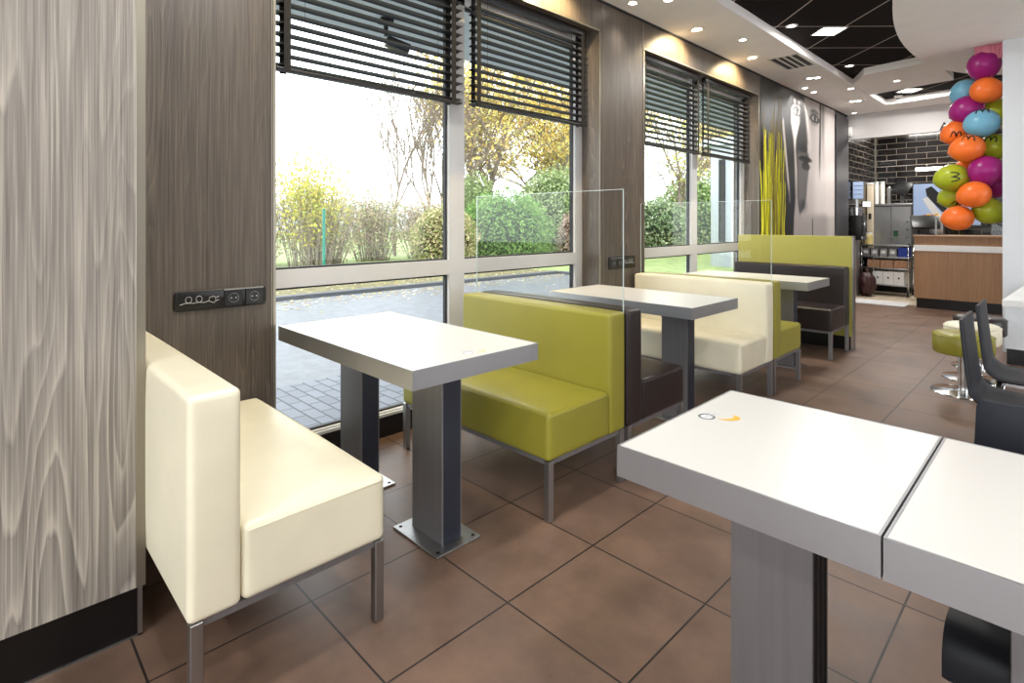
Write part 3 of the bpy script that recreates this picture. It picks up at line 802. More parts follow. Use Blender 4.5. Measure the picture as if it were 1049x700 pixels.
def mural_col(y, z):
    v = .07 + .025*math.sin(y*9+z)
    l, r_, e = lerp_tab(ML, z), lerp_tab(MR, z), lerp_tab(ME, z)
    # lit strip: temple, eye and the hand line below it
    top = 1-smooth(2.86, 2.97, z)
    v += (.60-.06*math.sin(z*5))*smooth(l-.03, l+.06, y)*(1-smooth(r_-.06, r_+.03, y))*top
    # cheek in half shade between that strip and the lit half, below the nose
    ck = smooth(r_-.05, r_+.05, y)*(1-smooth(e-.04, e+.06, y))*(1-smooth(2.12, 2.3, z))
    v = v*(1-ck)+(.40-.08*smooth(1.5, 2.1, z))*ck
    # lit half of the face
    k = smooth(e-.04, e+.10, y); v = v*(1-k)+(.70+.10*smooth(8.45, 8.85, y)-.06*smooth(2.5, 2.9, z))*k
    # everything below the chin is pale
    low = smooth(7.80, 7.88, y)*(1-smooth(1.28, 1.42, z)); v = v*(1-low)+.62*low
    # eyes, lids and brows
    for cx, cz, sx, sz in ((7.94, 2.735, .13, .05), (8.66, 2.735, .17, .05)):
        d = ell(y, z, cx, cz-.25*(y-cx)**2, sx, sz)
        if d < 1.3: v = v*.25 if d > .72 else .66
        if ell(y, z, cx+.01, cz, .055, .042) < 1: v = .05
        d = abs(z-(cz+.10-.8*(y-cx)**2)); v -= .36*(1-smooth(.012, .045, d))*(1-smooth(.13, .22, abs(y-cx)))
        d = abs(z-(cz-.08+.5*(y-cx)**2)); v -= .16*(1-smooth(.01, .04, d))*(1-smooth(.10, .18, abs(y-cx)))
    # nostril, lips, chin
    v -= .55*(1-smooth(.5, 1.25, ell(y, z, 8.19, 2.26, .17, .045)))
    v -= .55*(1-smooth(.75, 1.15, ell(y, z, 8.28, 2.12-.12*(y-8.28)**2, .27, .042)))
    v -= .50*(1-smooth(.6, 1.2, ell(y, z, 8.30, 2.02, .17, .055)))
    v += .12*(1-smooth(.4, 1., ell(y, z, 8.34, 2.065, .14, .018)))
    v -= .24*(1-smooth(.1, 1.6, ell(y, z, 8.19, 1.47, .15, .09)))
    # raised finger at the left
    d, t = seg_d(y, z, 7.44, 2.49, 7.67, 1.56, .4); v += .60*(1-smooth(.02, .055-.02*t, d))*(1-.5*smooth(.75, 1., t))
    # strand of hair, pale right margin with a grey streak
    sx = lerp_tab([(1.07, 8.87), (2.0, 8.88), (2.5, 8.90), (3.0, 8.91)], z)
    v -= .60*(1-smooth(.015, .055, abs(y-sx)))*smooth(1.75, 2.4, z)
    v -= .30*(1-smooth(0, .12, abs(y-9.03)))*smooth(2.0, 2.8, z)
    v += .10*smooth(9.1, 9.4, y)
    v -= .4*(1-smooth(.008, .03, abs(y-8.57)))*(1-smooth(1.25, 1.33, z))
    v = max(.02, min(.86, v*1.05))
    return (v, v*.955, v*.93)
def mural():
    ny, nz = 190, 200; ya, yb, za, zb = 6.72, 9.60, .12, 2.98
    bm = bmesh.new(); cl = bm.verts.layers.float_color.new('tint')
    G = []
    for j in range(nz+1):
        row = []
        for i in range(ny+1):
            y = ya+(yb-ya)*i/ny; z = za+(zb-za)*j/nz
            v = bm.verts.new((XW+.008, y, z)); c = mural_col(y, z); v[cl] = (*s2l([q*255 for q in c]), 1); row.append(v)
        G.append(row)
    for j in range(nz):
        for i in range(ny): bm.faces.new((G[j][i], G[j][i+1], G[j+1][i+1], G[j+1][i]))
    r = root('wall_mural', (0, 0, 0), label='black and white photo mural of a face between farther window and kitchen', cat='mural')
    me = bpy.data.meshes.new('print'); bm.normal_update(); bm.to_mesh(me); bm.free(); me.materials.append(M['print'])
    o = bpy.data.objects.new('print', me); C.objects.link(o); o.parent = r
    bxo('board', (XW+.001, XW+.007, ya, yb, za, zb), M['dark_panel'], r)
mural()
bm = bmesh.new(); box(bm, XW+.001, XW+.03, 9.62, 10.27, .0, 2.93, .002, 1); o = obj('dark_panel', bm, M['dark_panel']); tag(o, 'tall narrow charcoal panel between mural and kitchen opening', 'panel')

# dried stems in front of the dark part of the wall
def stems():
    rnd = random.Random(5)
    r = root('dried_stem_bundle', (-2.52, 6.80, 0), label='bundle of tall yellow-green dried stems left of the face mural', cat='dried plant')
    bm = bmesh.new(); cl = bm.verts.layers.float_color.new('tint')
    for k in range(130):
        y = rnd.choice((-1, 1))*rnd.uniform(.02, .26); x = rnd.uniform(-.06, .08)
        h = rnd.uniform(1.6, 2.35) if rnd.random() < .85 else rnd.uniform(2.4, 2.85)
        n = 10; pts = []; py, px = y*.7, x*.6
        for i in range(n+1):
            t = i/n; py += rnd.uniform(-.012, .012)+y*.03; px += rnd.uniform(-.006, .006); pts.append((max(-.09, min(.2, px)), py, .12+t*(h-.12)))
        before = len(bm.verts); tube(bm, pts, rnd.uniform(.006, .011), 5, .002)
        bm.verts.ensure_lookup_table()
        c = rnd.choice(((196, 196, 30), (214, 208, 40), (170, 172, 24), (150, 140, 40), (186, 190, 20), (124, 100, 50)))
        if h > 2.38: c = (128, 112, 60)
        for v in bm.verts[before:]: v[cl] = (*s2l(c), 1)
    o = obj('stems', bm, M['reed'], r)
    bxo('planter', (-.08, .12, -.3, .3, .001, .3), M['plastic_black'], r, .01)
stems()

# ------------------------------------------------------------------ lamps in the ceiling
def spotlight(x, y, z, power, col, size=2.2, blend=.8, rad=.03, rx=0, ry=0):
    l = bpy.data.lights.new('downlight_beam', 'SPOT'); l.energy = power; l.color = col; l.spot_size = size; l.spot_blend = blend; l.shadow_soft_size = rad
    o = bpy.data.objects.new('downlight_beam', l); C.objects.link(o); o.location = (x, y, z); o.rotation_euler = (rx, ry, 0); return o
def downlight(x, y, z, label, warm=False, r=.045, power=8., tilt=0.):
    g = 'recessed ceiling spots'
    o = root('recessed_spot', (x, y, z), label=label, cat='ceiling spot', group=g)
    bm = bmesh.new(); lathe(bm, [(r*1.35, 0), (r*1.35, -.004), (r*1.05, -.006), (r, -.002), (r, 0)], 28); auto(obj('ring', bm, M['ring'], o))
    bm = bmesh.new(); lathe(bm, [(r*.80, -.0025), (0, -.0025)], 24); obj('lens', bm, M['lamp_warm' if warm else 'lamp'], o)
    s = spotlight(x, y, z-.012, power, (1, .78, .44) if warm else (1, .96, .91), 2.3 if warm else 1.7, ry=.62 if warm else tilt); s.parent = None
    return o
zc = 3.0
downlight(-2.41, 4.72, zc, 'warm ceiling spot over the left half of the farther window', True, .05, 75)
downlight(-2.41, 5.95, zc, 'warm ceiling spot over the right half of the farther window', True, .05, 75)
downlight(-2.41, 2.95, zc, 'warm ceiling spot over the right half of the nearer window', True, .05, 75)
downlight(-2.41, 1.60, zc, 'warm ceiling spot over the left half of the nearer window', True, .05, 65)
downlight(-2.48, 3.78, zc, 'white ceiling spot close above the pine pier between the windows', False, .035, 14)
downlight(-2.25, 3.93, zc, 'white ceiling spot farther from the wall near the pine pier between the windows', False, .035)
downlight(-2.24, 5.30, zc, 'small white ceiling spot between the two warm spots', False, .035)
downlight(-2.47, 7.78, zc, 'white spot over the mural, left one of the close pair', False, .035, 60, .45)
downlight(-2.47, 8.12, zc, 'white spot over the mural, right one of the close pair', False, .035, 60, .45)
downlight(-2.06, 8.25, zc, 'white spot at the notch of the soffit', False, .04, 10)
downlight(-1.55, 8.20, zc, 'white spot in the white band between the two dark ceiling fields', False, .035, 8)
downlight(-2.48, 10.12, zc, 'white spot at the corner by the kitchen opening', False, .035, 4)
downlight(-1.86, 5.49, 3.085, 'ceiling spot in the dark grid, nearer one', False, .04, 14)
downlight(-1.86, 7.38, 3.085, 'ceiling spot in the dark grid, farther one by the soffit notch', False, .04, 14)

def led_panel(x, y, label, s=.105, p=27, rz=PI/4):
    o = root('led_panel', (x, y, 3.085), rz, label=label, cat='ceiling lamp', group='square led ceiling panels')
    bm = bmesh.new(); 
    for a, b, c, d in ((-s-.012, s+.012, -s-.012, -s), (-s-.012, s+.012, s, s+.012), (-s-.012, -s, -s, s), (s, s+.012, -s, s)): box(bm, a, b, c, d, -.006, 0)
    obj('frame', bm, M['ring'], o)
    bm = bmesh.new(); box(bm, -s, s, -s, s, -.003, -.0005); obj('diffuser', bm, M['led'], o)
    l = bpy.data.lights.new('led_light', 'AREA'); l.shape = 'SQUARE'; l.size = 2*s; l.energy = p; l.color = (1, .98, .95)
    q = bpy.data.objects.new('led_light', l); C.objects.link(q); q.location = (x, y, 3.085-.02); q.rotation_euler = (0, 0, rz)
led_panel(-1.66, 5.90, 'square led panel in the nearer dark ceiling field')
led_panel(-1.62, 9.35, 'square led panel in the small dark field near the kitchen')
for x, y in ((-1.4, 1.0), (.5, .2), (1.9, 2.0), (1.9, -1.8), (-.6, -1.8)):  # unseen panels added to raise the general room light
    led_panel(x, y, 'added led panel out of view, for general room light')

def twin_spot(x, y, label):
    o = root('twin_spot', (x, y, 3.0), .5, label=label, cat='ceiling spot', group='rectangular twin spots')
    bm = bmesh.new()
    for a, b, c, d in ((-.10, .10, -.06, -.045), (-.10, .10, .045, .06), (-.10, -.085, -.06, .06), (.085, .10, -.06, .06)): box(bm, a, b, c, d, -.005, 0)
    obj('frame', bm, M['ring'], o)
    bxo('recess', (-.085, .085, -.045, .045, -.002, 0), M['gasket'], o)
    for k in (-.04, .04):
        bm = bmesh.new(); lathe(bm, [(.033, -.0022), (.033, -.004), (0, -.004)], 20, (k, 0, 0)); obj('lamp_head', bm, M['lamp'], o)
    spotlight(x, y, 2.985, 5, (1, .95, .88), 1.6)
twin_spot(-2.23, 7.32, 'rectangular twin spot just past the air vent')
twin_spot(-2.23, 9.15, 'rectangular twin spot near the kitchen opening')
# air vent
r = root('air_vent', (-2.17, 6.42, 3.0), 0, label='slotted air vent in the white soffit over the farther window', cat='air vent')
bm = bmesh.new()
for a, b, c, d in ((-.155, .155, -.29, -.27), (-.155, .155, .27, .29), (-.155, -.135, -.29, .29), (.135, .155, -.29, .29)): box(bm, a, b, c, d, -.006, 0)
obj('frame', bm, M['ring'], r)
bxo('slot_backing', (-.135, .135, -.27, .27, -.002, 0), M['gasket'], r)
for k in range(3):
    x = -.0675+.0675*k; bxo('fin', (x-.01, x+.01, -.27, .27, -.007, -.002), M['ring'], r)
# smoke detector
r = root('smoke_detector', (-1.80, 9.62, 3.085), label='round white smoke detector beside the farther led panel', cat='smoke detector')
bm = bmesh.new(); lathe(bm, [(.055, 0), (.055, -.015), (.04, -.03), (.02, -.038), (0, -.038)], 24); auto(obj('housing', bm, M['ring'], r))
bm = bmesh.new(); lathe(bm, [(.03, -.036), (.026, -.042), (0, -.042)], 16); obj('sensor', bm, M['gasket'], r)
# header sign and small box
cu = bpy.data.curves.new('lettering', 'FONT'); cu.body = 'AF'; cu.size = .17; cu.extrude = .004; cu.space_character = 1.12
t = bpy.data.objects.new('tmp', cu); C.objects.link(t); dg = bpy.context.evaluated_depsgraph_get()
me = bpy.data.meshes.new_from_object(t.evaluated_get(dg)); bpy.data.objects.remove(t)
me.materials.append(M['ink']); o = bpy.data.objects.new('lettering', me); C.objects.link(o); o.location = (-1.415, 10.294, 2.612); o.rotation_euler = (PI/2, 0, 0)
tag(o, 'black capital lettering starting with A F on the white header over the kitchen', 'sign')
bxo('t', (0, 0, 0, 0, 0, 0), M['white']); bpy.data.objects.remove(bpy.data.objects['t'])
r = root('alarm_box', (-2.585, 10.299, 2.72), label='small white box on the header at the corner above the kitchen opening', cat='alarm box')
bxo('housing', (-.035, .035, -.045, 0, -.07, .08), M['white'], r, .006)
bxo('grille', (-.02, .02, -.048, -.045, -.05, -.01), M['ring'], r)

# ------------------------------------------------------------------ kitchen counter and equipment
r = root('service_counter', (0, 0, 0), label='wood-fronted service counter with a white stripe, under the balloons', cat='counter')
bxo('front_panel', (-1.646, 1.6, 9.83, 9.86, .145, .828), M['wood_counter'], r, .002, 1)
bxo('white_stripe', (-1.65, 1.6, 9.822, 9.86, .828, .913), M['white'], r, .002, 1)
bxo('upper_panel', (-1.646, 1.6, 9.83, 9.86, .913, 1.03), M['wood_counter'], r, .002, 1)
bxo('worktop', (-1.66, 1.6, 9.81, 10.45, 1.03, 1.055), M['wood_counter'], r, .003, 1)
bxo('carcass', (-1.63, 1.6, 9.86, 10.43, .145, 1.03), M['wood_counter'], r)
bxo('plinth', (-1.62, 1.6, 9.85, 10.40, .001, .145), M['black'], r)
r = root('counter_glass', (0, 0, 0), label='low clear glass guard standing on the wood-fronted counter', cat='glass guard')
bxo('sheet', (-1.40, 1.2, 9.90, 9.905, 1.056, 1.30), M['screen_glass'], r); bxo('rail', (-1.40, 1.2, 9.893, 9.912, 1.30, 1.312), M['steel'], r)
for x in (-1.40, -.6, .2): bxo('post', (x-.01, x+.01, 9.893, 9.912, 1.056, 1.30), M['steel'], r)
r = root('till_screen', (-1.57, 10.15, 1.056), .35, label='black angled till screen at the left end of the counter', cat='till')
bxo('stand', (-.04, .04, -.04, .04, 0, .12), M['plastic_black'], r); bxo('foot', (-.10, .10, -.08, .08, 0, .012), M['plastic_black'], r)
bm = bmesh.new(); box(bm, -.17, .17, -.02, .02, -.12, .12, .006); bmesh.ops.rotate(bm, cent=(0, 0, 0), matrix=Matrix.Rotation(-.7, 3, 'X'), verts=bm.verts); bmesh.ops.translate(bm, vec=(0, 0, .19), verts=bm.verts); auto(obj('display', bm, M['plastic_black'], r))
r = root('sauce_rack', (-1.50, 10.36, 1.056), label='small rack of red and yellow packets on the counter behind the till', cat='rack')
bxo('tray', (-.13, .13, -.06, .06, 0, .2), M['steel'], r, .004)
cols = [(170, 40, 30), (226, 180, 40), (196, 60, 34), (214, 160, 30), (230, 224, 210)]
for k in range(5):
    m_ = plain('packet_colour_%d' % k, cols[k], .5); bxo('packet_stack', (-.12+.048*k, -.08+.048*k, -.05, .05, .2, .30+.015*(k % 2)), m_, r, .004)
r = root('poster_screen', (-1.43, 11.0, 0), label='pale blue lit screen with a white V shape behind the counter', cat='screen')
bxo('display', (-.42, .42, -.02, .02, 1.20, 1.86), M['screen'], r, .004); bxo('bezel', (-.44, .44, .02, .05, 1.18, 1.88), M['plastic_black'], r)
bxo('stand', (-.05, .05, 0, .06, .001, 1.2), M['steel_groove'], r)
bm = bmesh.new()
for pts in ([(-.30, 1.62), (-.22, 1.66), (-.02, 1.30), (-.10, 1.24)], [(-.10, 1.24), (-.02, 1.24), (.18, 1.50), (.10, 1.54)]):
    a = [bm.verts.new((x, -.0225, z)) for x, z in pts]; bm.faces.new(a)
obj('white_print', bm, M['white'], r)
bm = bmesh.new(); a = [bm.verts.new((x, -.0225, z)) for x, z in ((-.26, 1.78), (-.18, 1.82), (.04, 1.56), (.0, 1.42), (-.04, 1.40), (-.24, 1.66))]; bm.faces.new(a); obj('dark_print', bm, M['gasket'], r)
bm = bmesh.new(); box(bm, -2.0, -1.39, 12.08, 12.148, 2.165, 2.215, .005); o = obj('strip_lamp', bm, M['lamp']); tag(o, 'white strip lamp in front of the black wall tiles', 'lamp')
r = root('hood', (0, 0, 0), label='steel extractor hood edge behind the balloons', cat='hood')
bxo('canopy', (-1.34, .8, 11.5, 12.14, 1.95, 2.12), M['steel_groove'], r, .01); bxo('filter', (-1.3, .8, 11.52, 12.1, 1.94, 1.95), M['steel'], r)

# stainless cabinet with things on it
r = root('stainless_cabinet', (0, 0, 0), label='stainless steel kitchen cabinet against the black tiles', cat='cabinet')
bxo('body', (-2.56, -1.98, 11.62, 12.13, .12, 1.54), M['steel_col'], r, .004, 1)
bxo('top', (-2.585, -1.95, 11.58, 12.13, 1.54, 1.575), M['steel'], r, .003, 1)
bxo('door', (-2.55, -2.28, 11.605, 11.62, .14, 1.52), M['steel'], r, .003, 1); bxo('door', (-2.27, -1.99, 11.605, 11.62, .14, 1.52), M['steel'], r, .003, 1)
bxo('plinth', (-2.54, -2.0, 11.66, 12.12, .001, .12), M['black'], r)
for i, x in enumerate((-2.52, -2.43)):
    r = root('cup_dispenser', (x, 11.72, 1.576), label='%s tall white cup tube on top of the stainless cabinet' % ('left' if i == 0 else 'right'), cat='cup dispenser', group='white cup tubes')
    bm = bmesh.new(); lathe(bm, [(0, 0), (.036, 0), (.036, .34), (.030, .36), (0, .36)], 20); auto(obj('tube', bm, M['cup'], r))
    bm = bmesh.new(); lathe(bm, [(.03, .36), (.038, .40), (.035, .40), (0, .38)], 20); auto(obj('cup', bm, M['white'], r))
r = root('tilted_monitor', (-2.14, 11.72, 1.576), -.3, label='black tilted kitchen monitor on the stainless cabinet', cat='monitor')
bxo('stand', (-.02, .02, -.01, .03, 0, .2), M['steel'], r); bxo('foot', (-.08, .08, -.05, .05, 0, .01), M['steel'], r)
bm = bmesh.new(); box(bm, -.15, .15, -.015, .015, -.13, .13, .005); bmesh.ops.rotate(bm, cent=(0, 0, 0), matrix=Matrix.Rotation(-.45, 3, 'X') @ Matrix.Rotation(.35, 3, 'Y'), verts=bm.verts); bmesh.ops.translate(bm, vec=(0, 0, .27), verts=bm.verts); auto(obj('display', bm, M['plastic_black'], r))
r = root('steel_canister', (-2.33, 11.74, 1.576), label='slim steel canister between the cup tubes and the tilted monitor', cat='canister')
bm = bmesh.new(); lathe(bm, [(0, 0), (.035, 0), (.035, .28), (.02, .30), (0, .30)], 20); auto(obj('body', bm, M['steel'], r)); bm = bmesh.new(); lathe(bm, [(.02, .30), (.02, .33), (0, .33)], 16); auto(obj('lid', bm, M['plastic_black'], r))
# coffee machine group at left
r = root('coffee_machine', (-2.545, 10.60, 0), 0, label='dark coffee machine on a black stand at the kitchen side wall', cat='coffee machine')
bxo('stand', (-.08, .0, -.12, .12, .001, .95), M['steel'], r, .004); bxo('body', (-.08, .085, -.16, .16, .951, 1.36), M['plastic_black'], r, .01)
bxo('drip_tray', (-.06, .10, -.14, .14, .96, 1.0), M['steel'], r, .003)
bxo('spout', (.085, .11, -.04, .04, 1.16, 1.26), M['chrome'], r, .008)
for k in (-.1, .0, .1):
    bm = bmesh.new(); lathe(bm, [(0, 0), (.04, 0), (.045, .12), (0, .12)], 16, (.0, k, 1.361)); auto(obj('bean_hopper', bm, M['chrome'], r))
r = root('order_monitor', (-2.555, 10.62, 0), -.9, label='pale blue order monitor high on the kitchen side wall', cat='monitor')
bxo('display', (.0, .012, -.075, .085, 1.64, 1.92), M['screen'], r, .003); bxo('bezel', (-.02, -.001, -.08, .09, 1.63, 1.93), M['plastic_black'], r); bxo('arm', (-.04, -.02, -.02, .02, 1.0, 1.9), M['steel'], r)
for z in (1.71, 1.78, 1.85): bxo('menu_line', (.012, .0135, -.06, .07, z, z+.008), M['gasket'], r)
r = root('white_display', (-2.49, 10.86, 1.40), -.6, label='small bright white display beside the coffee machine', cat='display')
bxo('wall_arm', (-.13, .0, -.02, .02, .12, .15), M['plastic_black'], r); bxo('screen', (.012, .02, -.07, .07, .11, .19), M['screen_w'], r); bxo('bezel', (-.01, .011, -.08, .08, .10, .20), M['plastic_black'], r)
r = root('beige_dispenser', (-2.54, 11.53, 0), label='tall beige dispenser column left of the stainless cabinet', cat='dispenser')
bxo('column', (-.082, .015, -.035, .03, .001, 1.92), M['beige'], r, .006); bxo('cap', (-.085, .018, -.038, .033, 1.92, 1.95), M['white'], r, .004); bxo('outlet', (-.05, -.01, -.045, -.035, 1.3, 1.4), M['plastic_black'], r)
# trolley
r = root('kitchen_trolley', (-2.27, 11.25, 0), label='steel wheeled trolley with three shelves in the kitchen passage', cat='trolley')
for x in (-.33, .34):
    for y in (-.2, .2):
        bm = bmesh.new(); tube(bm, [(x, y, .10), (x, y, .86)], .012, 10); obj('upright', bm, M['chrome'], r, True)
        bm = bmesh.new(); lathe(bm, [(0, -.015), (.045, -.015), (.05, -.008), (.05, .008), (.045, .015), (0, .015)], 20); bmesh.ops.rotate(bm, cent=(0, 0, 0), matrix=Matrix.Rotation(PI/2, 3, 'Y'), verts=bm.verts); bmesh.ops.translate(bm, vec=(x, y, .051), verts=bm.verts)
        auto(obj('caster', bm, M['plastic_black'], r))
for z in (.17, .45, .64, .84): bxo('shelf', (-.35, .36, -.22, .22, z, z+.02), M['steel'], r, .003)
def on_trolley(name, cat, dims, mat, label, group=None, lid=None):
    x0, x1, y0, y1, z0, z1 = dims
    r = root(name, (-2.27+(x0+x1)/2, 11.25+(y0+y1)/2, z0), label=label, cat=cat, group=group)
    w, d, h = (x1-x0)/2, (y1-y0)/2, z1-z0
    bm = bmesh.new(); t = .008
    box(bm, -w, w, -d, d, 0, t); box(bm, -w, w, -d, -d+t, t, h); box(bm, -w, w, d-t, d, t, h); box(bm, -w, -w+t, -d+t, d-t, t, h); box(bm, w-t, w, -d+t, d-t, t, h)
    obj('tub', bm, mat, r)
    if lid: bxo('contents', (-w+t, w-t, -d+t, d-t, t, h*.9), lid, r)
    return r
for k, nm in enumerate(('farthest left', 'second from left', 'third from left', 'fourth from left')):
    q = on_trolley('steel_tub', 'tub', (-.32+.13*k, -.21+.13*k, -.2, .1, .661, .79), M['steel'], 'steel tub on the upper trolley shelf, ' + nm, 'steel tubs on the trolley', M['gasket'])
    bxo('paper_tag', (-.03, .03, -.153, -.1505, .05, .10), M['white'], q)
on_trolley('blue_tub', 'tub', (.20, .33, -.2, .1, .661, .82), M['blue'], 'blue plastic tub at the right end of the upper trolley shelf', None, M['blue'])
for k, nm in enumerate(('left', 'middle', 'right')):
    q = on_trolley('carton_box', 'box', (-.24+.19*k, -.06+.19*k, -.2, .12, .471, .60), M['carton'], nm + ' brown carton box on the middle trolley shelf', 'brown cartons on the trolley', M['cup'])
for k, nm in enumerate(('left', 'middle', 'right')):
    q = on_trolley('white_bin', 'bin', (-.16+.15*k, -.015+.15*k, -.21, .14, .191, .41), M['white'], nm + ' white bin on the lowest trolley shelf', 'white bins on the trolley', M['cup'])
    bxo('grip_hole', (-.012, .012, -.178, -.1755, .10, .13), M['gasket'], q)
r = root('bin_bag', (-2.46, 10.78, 0), label='dark maroon filled bag on the floor left of the trolley', cat='bag')
bm = bmesh.new(); bmesh.ops.create_icosphere(bm, subdivisions=4, radius=1)
for v in bm.verts:
    n_ = 1+.06*math.sin(v.co.x*7+v.co.y*5)+.05*math.sin(v.co.z*9+v.co.x*4); v.co = Vector((v.co.x*.13*n_, v.co.y*.16*n_, max(.002, .2+v.co.z*.21*n_)))
obj('sack', bm, M['red_dark'], r, True)
bm = bmesh.new(); lathe(bm, [(.03, .39), (.018, .41), (.03, .46), (.0, .45)], 12); obj('tied_neck', bm, M['red_dark'], r, True)
r = root('food_jar', (-2.55, 11.3, .861), label='jar of pale yellow food on top of the trolley', cat='jar')
bm = bmesh.new(); lathe(bm, [(0, 0), (.06, 0), (.062, .15), (.05, .17), (0, .17)], 20); auto(obj('jar_body', bm, plain('pale_yellow_food', (206, 186, 120), .5, noise=.3, scale=30), r)); bm = bmesh.new(); lathe(bm, [(.05, .17), (.055, .17), (.055, .20), (0, .20)], 20); auto(obj('lid', bm, M['white'], r))
r = root('wire_basket', (-2.13, 11.2, .861), label='clear stacked container rack on top of the trolley', cat='rack')
bxo('frame', (-.17, .17, -.12, .12, 0, .02), M['steel'], r)
for z in (.12, .25, .38): bxo('tray', (-.16, .16, -.11, .11, z, z+.015), M['steel'], r)
for x in (-.16, .155):
    for y in (-.11, .105): bxo('post', (x, x+.008, y, y+.008, .02, .42), M['steel'], r)
bxo('green_bottle', (-.03, .03, -.03, .03, .136, .24), plain('green_bottle_plastic', (60, 120, 80), .4), r, .01)
bm = bmesh.new(); box(bm, -2.55, -1.75, 9.75, 10.25, .0005, .008); o = obj('floor_mat', bm, plain('pale_floor_mat', (206, 206, 206), .8)); tag(o, 'pale grey mat on the floor at the kitchen entrance', 'mat')

# ------------------------------------------------------------------ outdoors
GZ = -.05
bm = bmesh.new(); box(bm, -4.35, XW-.3, -12, 60, GZ-.1, GZ); struct('ground_paving', bm, M['paver'])
bm = bmesh.new(); box(bm, -9.1, -4.35, -12, 10.5, GZ-.1, GZ); struct('ground_road', bm, M['asphalt'])
bm = bmesh.new(); box(bm, -9.28, -9.1, -12, 10.6, GZ-.1, GZ+.07, .01); box(bm, -9.1, -4.35, 10.5, 10.65, GZ-.1, GZ+.07, .01); struct('ground_kerb', bm, M['kerb'])
bm = bmesh.new(); box(bm, -11.3, -9.28, -12, 10.65, GZ-.1, GZ+.05); struct('ground_verge', bm, M['verge'])
def terrain():
    bm = bmesh.new(); rnd = random.Random(3); nx, ny = 50, 60; G = []
    for i in range(nx+1):
        row = []
        for j in range(ny+1):
            x = -11.3-(58.7)*(i/nx)**1.4; y = -20+110*j/ny
            row.append(bm.verts.new((x, y, GZ+.05+.03*min(1, i/4)*math.sin(x*.7+y*.4))))
        G.append(row)
    for i in range(nx):
        for j in range(ny): bm.faces.new((G[i][j], G[i+1][j], G[i+1][j+1], G[i][j+1]))
    struct('ground_lawn', bm, M['lawn'])
    bm = bmesh.new(); box(bm, -11.3, -4.35, 10.65, 90, GZ-.1, GZ+.05); struct('ground_lawn_strip', bm, M['lawn'])
terrain()

def leaves(bm, cl, pts, size, cols, rnd, flat=0.):
    for p in pts:
        s = size*rnd.uniform(.6, 1.35)
        a = Vector((rnd.gauss(0, 1), rnd.gauss(0, 1), rnd.gauss(0, 1)))
        a.normalize(); b = a.orthogonal().normalized(); b.rotate(Matrix.Rotation(rnd.uniform(0, 6.28), 3, a)); c = a.cross(b)
        c_ = [q*.8+46 for q in rnd.choice(cols)]; k = rnd.uniform(.82, 1.12); col = (*s2l([min(255, q*k) for q in c_]), 1)  # colour lifted towards white, standing in for overexposed daylight on the foliage
        vs = [bm.verts.new(p+b*s), bm.verts.new(p+c*s*.5), bm.verts.new(p-b*s), bm.verts.new(p-c*s*.5)]
        for v in vs: v[cl] = col
        bm.faces.new(vs)

def noise3(p, s): return math.sin(p.x*s*1.3+1.1)*math.sin(p.y*s*1.1+.7)*math.sin(p.z*s*1.7+.3)

def bush(name, label, cat, c, rad, n, size, cols, seed, group=None, dense=True, core=(40, 46, 24), shell=.72, twigs=0):
    rnd = random.Random(seed); r = root(name, (c[0], c[1], GZ), label=label, cat=cat, group=group)
    h = c[2]
    bm = bmesh.new(); cl = bm.verts.layers.float_color.new('tint'); pts = []
    for _ in range(n):
        v = Vector((rnd.gauss(0, 1), rnd.gauss(0, 1), rnd.gauss(0, 1))).normalized()
        k = rnd.uniform(shell, 1.)*(1+.09*noise3(v*2, 2.2)+.05*noise3(v*3, 4))
        p = Vector((v.x*rad[0]*k, v.y*rad[1]*k, h+v.z*rad[2]*k))
        if p.z < .03: p.z = rnd.uniform(.03, .3)
        pts.append(p)
    leaves(bm, cl, pts, size, cols, rnd)
    me = bpy.data.meshes.new('foliage'); bm.to_mesh(me); bm.free(); me.materials.append(M['leaf']); o = bpy.data.objects.new('foliage', me); C.objects.link(o); o.parent = r
    bm = bmesh.new()
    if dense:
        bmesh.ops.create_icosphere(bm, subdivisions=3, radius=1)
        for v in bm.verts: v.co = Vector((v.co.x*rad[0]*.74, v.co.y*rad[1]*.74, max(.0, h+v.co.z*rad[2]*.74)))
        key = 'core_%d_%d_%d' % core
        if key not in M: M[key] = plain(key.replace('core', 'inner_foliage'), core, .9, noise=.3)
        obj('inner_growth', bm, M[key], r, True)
    else:
        for _ in range(twigs):
            a = rnd.uniform(0, 6.28); q = rnd.uniform(.2, 1); e = Vector((math.cos(a)*rad[0]*q, math.sin(a)*rad[1]*q, h+rad[2]*rnd.uniform(.2, 1.0)*math.sqrt(max(.1, 1-q*q*.8))))
            s0 = Vector((e.x*.45, e.y*.45, 0)); mid = (s0+e)/2+Vector((rnd.uniform(-.1, .1), rnd.uniform(-.1, .1), .1))
            tube(bm, [s0, mid, e], .012, 4, .004, caps=False)
        obj('twigs', bm, M['bark'], r)
    return r

